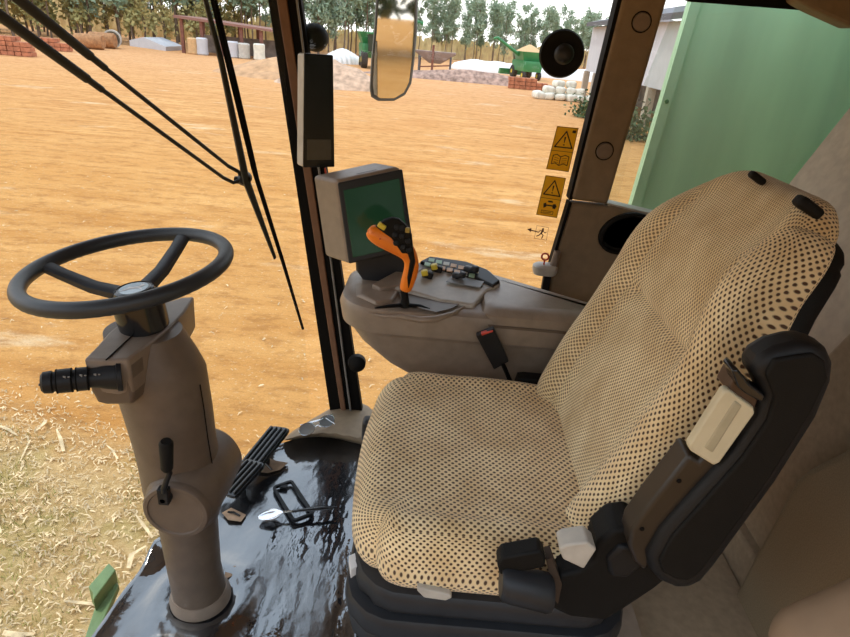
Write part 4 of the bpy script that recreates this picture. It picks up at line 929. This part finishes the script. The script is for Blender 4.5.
# hand rest dish: flat plate, the recess shade put into its darker colour
q = MB(); P = zr([(398, 293), (412, 290), (440, 293), (466, 297), (468, 300), (452, 309), (436, 313), (420, 309), (404, 302)], 2.5605); q.prism(P, (0, 0, .0024)); q.build('hand_recess_shade', mat('console recess shade', (.12, .09, .068), .45), con, smooth=False, bevel=.0008)
q = MB(); q.ring_loft([zr([(355, 285), (375, 281), (399, 284), (401, 290), (394, 303), (376, 306), (356, 297)], 2.556), zr([(362, 286), (376, 283), (396, 285), (398, 290), (391, 299), (376, 301), (362, 295)], 2.566)]); q.build('front_cap', 'console', con, bevel=.003)
# tray lip ridge on the near side
q = MB(); q.tube(zr([(470, 304), (452, 314), (436, 319), (420, 320), (400, 316), (384, 316), (368, 313)], 2.556), [.003, .006, .008, .008, .006, .005, .002], 10); q.build('tray_lip', 'console', con)
# control lever
sl = zr([(375, 308), (390, 306), (405, 305), (420, 306), (430, 309)], 2.562); q = MB(); q.tube(sl, [.003, .007, .009, .007, .003], 10, .5); slot = q.build('lever_slot', 'rubber', con)
YL = sl[2].y
L0 = V(sl[2])
q = MB(); q.tube([L0+V((0, 0, -.004)), atY(405, 298, YL), atY(404, 290, YL)], [.012, .009, .009], 12); q.build('lever_boot', 'blkm', con)
gp_ = [(404.5, 292, .0115), (407, 284, .0135), (410, 275, .0142), (412, 266, .0142), (411, 258, .0140), (406, 250, .0155), (398, 245, .0165), (389, 240, .0170), (380, 236, .0165), (372, 232, .0135), (368, 229, .008)]
q = MB(); q.tube([atY(x, y, YL) for x, y, r_ in gp_], [r_*(1.18 if i_ < 5 else 1.42) for i_, (*_, r_) in enumerate(gp_)], 18, 1.05); lever = q.build('control_lever', 'orange', con, sub=1)
def LP(px, dy): return [atY(x, y, YL+dy) for x, y in px]
hp = [(375, 226), (384, 219), (392, 216.5), (399, 218), (406, 224), (412, 234), (413, 246), (415.5, 262), (411, 280), (408.5, 289), (407.5, 280), (410.5, 262), (408, 254), (402, 254), (397, 247), (391, 238), (384, 233)]
q = MB(); q.ring_loft([LP(hp, .024), LP(hp, -.017), [lerp(a, b, .08) for a, b in zip(LP(hp, -.0245), LP([(401, 240)]*len(hp), -.0245))]]); q.build('grip_face', 'blkm', lever, smooth=True, bevel=.0025)
q = MB(); q.rbox((.0095, .006, .006), .003, 8); q.xf(Matrix.Translation(atY(382, 226, YL-.0235)) @ Matrix.Rotation(.5, 4, 'Y')); q.build('yellow_button', 'yellow', lever)
q = MB(); q.rbox((.005, .004, .006), .002, 6); q.xf(Matrix.Translation(atY(407.5, 230, YL-.0235))); q.build('yellow_thumb_switch', mat('dull yellow switch', (.45, .33, .08), .5), lever)
for (x, y) in ((397, 227), (402, 236), (395, 235), (396, 243), (403, 247), (408, 241), (402, 228), (409, 250)):
    q = MB(); q.lathe(atY(x, y, YL-.0235), (.15, -1, .35), [(.0068, 0), (.0068, .004), (.005, .0060), (0, .0062)], 14); b_ = q.build('thumb_button', 'blk', lever)
q = MB(); q.lathe(atY(380, 239, YL-.0245), (0, -1, .2), [(.0018, 0), (.0015, .001), (0, .0012)], 10); q.build('red_dot', 'red', lever)

# ================================================================== DRIVER SEAT
seat = thing('driver_seat', 'driver seat in beige cloth with brown dots on a black suspension base', 'seat', (.14, .97, 1.89))
def dcush(w):
    x, y, z = w; t = sstep(.15, .24, abs(y))
    if z > -.01:
        z += .014*t - .010*math.exp(-(x*x/.02+y*y/.03)) - .010*sstep(.05, .22, x)
        z += .0045*math.sin(x*26+1)*math.exp(-(y*y/.02))*0 - .006*math.exp(-((abs(y)-.205)/.010)**2)*sstep(-.2, -.12, x)
        z += .003*mnoise.noise(V((x*9, y*9, 1)))
    x += -.028*(1-(y/.28)**2)*sstep(.0, -.2, x) + .02*sstep(.0, -.2, x)
    return V((x, y, z))
q = MB(); q.rbox((.235, .275, .068), .060, 44, dcush, R=.10); q.xf(Matrix.Translation((.135, .975, 2.362))); cush = q.build('seat_cushion', 'seat', seat, fixn=True)
AB = math.radians(20); U_ = V((math.sin(AB), 0, math.cos(AB))); N_f = V((-math.cos(AB), 0, math.sin(AB))); L_n = V((0, -1, 0))
MBk = Matrix((L_n, U_, N_f)).transposed().to_4x4()
OB = V((.300, 1.003, 2.374))
def dback(w):
    x, y, z = w; b = y+.308
    nearf = (1-.15*sstep(.30, .52, b)) if x > 0 else (1-.09*(1-sstep(.02, .22, b)))
    wid = nearf*pw([(-.02, .93), (.06, .96), (.15, 1.0), (.34, .99), (.42, .96), (.50, .90), (.58, .80), (.66, .66)], b); x *= wid
    a = abs(x)/wid
    if z > -.02:
        z += (.030+.012*math.exp(-((b-.08)/.14)**2))*sstep(.13, .215, a)*(1-sstep(.42, .60, b)*.8) - .009*math.exp(-((a-.172)/.008)**2)*(1-sstep(.5, .62, b))
        z += .006*math.exp(-((b-.18)/.08)**2)*(1-sstep(.12, .2, a))
        z -= .013*math.exp(-((b-.365)/.010)**2)*(1-sstep(.14, .175, a))
        z += .012*math.exp(-((b-.50)/.09)**2)
        z += .003*mnoise.noise(V((x*8, y*8, 4)))
    if z < 0: z *= 1-.45*sstep(.25, .55, b)
    z -= .022*sstep(.50, .64, b)
    return V((x, y, z))
q = MB(); q.rbox((.270, .352, .050), .042, 48, dback, R=.125); q.xf(Matrix.Translation(OB+U_*.308-N_f*.045) @ MBk); bk_ = q.build('backrest', 'back', seat)
q = MB()
def dsh(w):
    b = w.y+.30; nf = (1-.14*sstep(.30, .52, b)) if w.x > 0 else 1.0; return V((nf*w.x*pw([(0, 1), (.34, .98), (.42, .95), (.50, .89), (.60, .76)], b), w.y, w.z+.018*sstep(.25, .55, b)-.02*sstep(.5, .64, b)))
q.rbox((.262, .31, .026), .024, 24, dsh, R=.08); q.xf(Matrix.Translation(OB+U_*.305-N_f*.095) @ MBk); q.build('backrest_shell', 'blkm', seat)
for (x, y, Y, s_) in ((757, 178, 1.02, .45), (808, 207, .88, .62)):
    q = MB(); q.rbox((.034*s_, .022*s_, .014*s_), .006, 8); q.xf(Matrix.Translation(atY(x, y, Y)) @ Matrix.Rotation(.5, 4, 'Y')); q.build('headrest_clip', 'blkm', seat)
# suspension base
q = MB(); q.rbox((.238, .262, .030), .022, 14, R=.09); q.xf(Matrix.Translation((.150, .962, 2.285))); pan = q.build('seat_pan', 'dgrey', seat)
for (z, hx, hy, hz) in ((2.232, .252, .272, .030), (2.178, .245, .266, .028)):
    q = MB(); q.rbox((hx, hy, hz), .018, 14, R=.09); q.xf(Matrix.Translation((.150, .962, z))); q.build('suspension_cover', 'dgrey2' if 'dgrey2' in T else 'dgrey', seat)
q = MB(); q.ring_loft([rr(.15, .962, .22 if k % 2 else .205, .235 if k % 2 else .22, .06, 1.93+k*.025) for k in range(10)]); q.build('bellows', 'blkm', seat)
q = MB(); q.rbox((.22, .22, .025), .01, 8); q.xf(Matrix.Translation((.15, .96, 1.925))); q.build('base_plate', 'blk', seat)
q = MB(); P = [atY(x, y, .692) for x, y in ((417, 587), (450, 595), (452, 598), (446, 601), (424, 598), (417, 591))]; q.prism(P, (0, .012, 0)); q.build('release_tab', 'lgrey', seat, smooth=False, bevel=.002)
q = MB(); P = [atZ(x, y, 2.30) for x, y in ((349, 556), (355, 553), (357, 566), (351, 570))]; q.prism(P, (0, 0, -.02)); q.build('base_label', 'white', seat, smooth=False)
q = MB(); q.tube([atY(358, 616, .80), atY(355, 650, .80)], .005, 8); q.build('slide_rail', 'chrome', seat)
# near side hinge bracket
def nearprism(px, Y, th, name, m_, bevel=.008, par=seat, bs=4, smooth=True):
    q = MB(); q.prism([atY(x, y, Y) for x, y in px], (0, th, 0)); return q.build(name, m_, par, smooth=smooth, bevel=bevel, bseg=bs, angle=30)
nearprism([(545, 592), (560, 575), (578, 572), (594, 560), (598, 544), (614, 530), (634, 527), (652, 540), (664, 560), (668, 580), (655, 590), (628, 608), (606, 622), (570, 618), (545, 606)], .675, .06, 'recline_bracket', 'blkm')
nearprism([(606, 560), (620, 546), (640, 548), (645, 566), (628, 580), (610, 578)], .668, .02, 'pivot_plate', 'blk')
q = MB(); q.lathe(atY(624, 537, .70), (0, -1, 0), [(.014, 0), (.014, .012), (.008, .018), (0, .018)], 18); q.build('pivot_bolt', 'blkg', seat)
nearprism([(559, 549), (566, 545), (588, 542), (597, 550), (584, 570), (576, 566), (563, 560)], .652, .035, 'recline_lever', 'lgrey', .004)
# belt buckle on near side
bc = atY(527, 584, .655); q = MB(); q.ring_loft([[bc+V((-.040+dx*.08/1, .028*math.cos(a)*s_, .030*math.sin(a)*s_-.016*dx)) for a in [k*2*PI/20 for k in range(20)]] for dx, s_ in ((0, .8), (.06, .95), (.15, 1), (.9, 1.04), (1.0, .9))]); bkl = q.build('belt_buckle', 'dgrey', seat)
q = MB(); q.prism([atY(x, y, .655) for x, y in ((497, 565), (502, 558), (540, 551), (546, 558), (545, 568), (500, 576))], (0, .03, 0)); q.build('buckle_mouth', 'blkm', bkl, bevel=.004)
q = MB(); q.prism([atY(x, y, .668) for x, y in ((546, 560), (552, 558), (562, 585), (558, 604), (553, 598), (552, 585))], (0, .025, 0)); q.build('webbing', mat('brown webbing', (.05, .03, .018), .8), bkl)
# far side items
q = MB(); q.rbox((.018, .02, .034), .012, 8); q.xf(Matrix.Translation(atY(369, 429, 1.285))); q.build('side_knob', 'dgrey', seat)
fb = nearprism([(476, 336), (494, 329), (509, 362), (494, 370)], 1.262, .02, 'far_belt_buckle', 'blk', .003); 
q = MB(); q.prism([atY(x, y, 1.260) for x, y in ((481, 333.8), (493, 330.5), (493, 332), (482, 335.8))], (0, .012, 0)); q.build('red_button', 'red', fb, smooth=False, bevel=.001)
q = MB(); q.tube([atY(502, 362, 1.27), atY(512, 385, 1.265), V((.24, 1.262, 2.30))], [.012, .012, .012], 8, .4); q.build('belt_strap', 'rubber', fb)
q = MB(); q.rbox((.10, .02, .09), .015, 10); q.xf(Matrix.Translation((.33, 1.265, 2.34))); q.build('far_recline_bracket', 'blkm', seat)
# folded-up armrest
arm = nearprism([(799, 346), (815, 344), (831, 352), (837, 366), (835, 384), (820, 420), (778, 486), (738, 540), (716, 570), (704, 584), (690, 592), (676, 591), (660, 584), (650, 573), (648, 558), (662, 534), (700, 492), (735, 455), (760, 418), (766, 398), (760, 384), (751, 378), (762, 361), (779, 351)], .635, .050, 'folded_armrest', 'blk', .018, bs=5)
nearprism([(799, 356), (814, 354), (826, 362), (829, 378), (812, 414), (770, 480), (731, 534), (710, 562), (699, 575), (688, 582), (676, 580), (663, 573), (659, 562), (672, 538), (708, 498), (742, 460), (768, 422), (775, 398), (766, 375), (775, 360)], .630, .008, 'armrest_side_panel', 'blkm', .004, par=arm)
nearprism([(628, 545), (632, 530), (650, 505), (690, 455), (700, 462), (735, 430), (745, 440), (728, 468), (690, 505), (664, 535), (652, 560), (645, 572), (634, 562)], .650, .045, 'armrest_bracket', mat('dark bronze plastic', (.026, .019, .014), .4), .006, par=arm)
kn = nearprism([(724, 391), (729, 390), (754, 408), (755, 414), (720, 463), (714, 466), (690, 451), (689, 446)], .640, .014, 'adjuster_knob', 'cream', .006, par=arm)
nearprism([(735, 400), (743, 406), (713, 454), (704, 448)], .6385, .006, 'finger_groove', mat('shaded cream plastic', (.42, .37, .25), .45), .003, par=arm)
nearprism([(732, 371), (738, 369), (750, 384), (766, 396), (763, 404), (745, 394), (738, 388)], .636, .03, 'hinge_hook', 'blkg', .003, par=arm)
nearprism([(727, 391), (735, 376), (760, 397), (755, 409)], .648, .035, 'hinge_block', 'brown', .003, par=arm)
for (x, y) in ((679, 481), (642, 529)):
    q = MB(); q.lathe(atY(x, y, .6495), (0, -1, 0), [(.0035, 0), (.003, .0012), (0, .0013)], 12); q.build('screw_hole', 'rubber', arm)

# ================================================================== REAR BENCH
ben = thing('folding_bench_seat', 'brown cloth folding bench seat against the rear wall behind the driver seat', 'bench seat', (.84, .75, 1.89))
def xprism(px, X, th, name, m_, bevel, par, bs=4):
    q = MB(); q.prism([atX(x, y, X) for x, y in px], (th, 0, 0)); return q.build(name, m_, par, bevel=bevel, bseg=bs, angle=30)
pts_b = [(.55, 2.02), (1.16, 2.02), (1.20, 2.25), (1.12, 2.44), (.98, 2.52), (.55, 2.58)]
xprism([(700, 660), (750, 560), (794, 478), (806, 468), (860, 440), (1000, 460), (1000, 700), (700, 700)], .755, .05, 'bench_cushion', 'cloth', .018, ben)
xprism([(640, 600), (740, 440), (850, 330), (1000, 460), (1000, 700), (625, 700)], .81, .03, 'bench_back', 'cloth_l', .01, ben)
q = MB(); q.box((.83, .75, 2.02), (.10, .9, .26)); q.build('bench_base', 'cloth_l', ben, bevel=.01)
lump = MB(); lump.rbox((.13, .09, .07), .06, 12); lump.xf(Matrix.Translation(atY(850, 640, .52)+V((.06, 0, -.02))) @ Matrix.Rotation(-.75, 4, 'Y')); tag(lump.build('padded_cushion', mat('pale beige padded cloth', (.36, .24, .15), .85, var=.05)), 'pale beige padded rest in the near corner below the brown bench', 'cushion')

# ================================================================== LIGHT
wd = bpy.data.worlds.new('sky'); bpy.context.scene.world = wd; wd.use_nodes = True
N, L = wd.node_tree.nodes, wd.node_tree.links; bg = N['Background']
tc = N.new('ShaderNodeTexCoord'); sp = N.new('ShaderNodeSeparateXYZ'); L.new(tc.outputs['Generated'], sp.inputs[0])
rp = N.new('ShaderNodeValToRGB'); L.new(sp.outputs[2], rp.inputs[0]); rp.color_ramp.elements[0].position = .0; rp.color_ramp.elements[0].color = (.98, .97, .95, 1)
rp.color_ramp.elements[1].position = .7; rp.color_ramp.elements[1].color = (.62, .74, .90, 1)
L.new(rp.outputs[0], bg.inputs[0]); bg.inputs[1].default_value = 2.15
sd = bpy.data.lights.new('sun', 'SUN'); sd.energy = 1.5; sd.angle = math.radians(4); sd.color = (1, .95, .86)
sun = bpy.data.objects.new('sun', sd); C.objects.link(sun); sun.rotation_euler = V((-.40, .06, .91)).to_track_quat('Z', 'Y').to_euler(); sun.location = (0, 0, 12)
vs = bpy.context.scene.view_settings; vs.view_transform = 'Standard'; vs.look = 'None'; vs.exposure = 0.0
try: vs.look = 'None'
except Exception: pass
bpy.context.scene.cycles.max_bounces = 10; bpy.context.scene.cycles.transparent_max_bounces = 16
bpy.context.scene.cycles.use_denoising = True
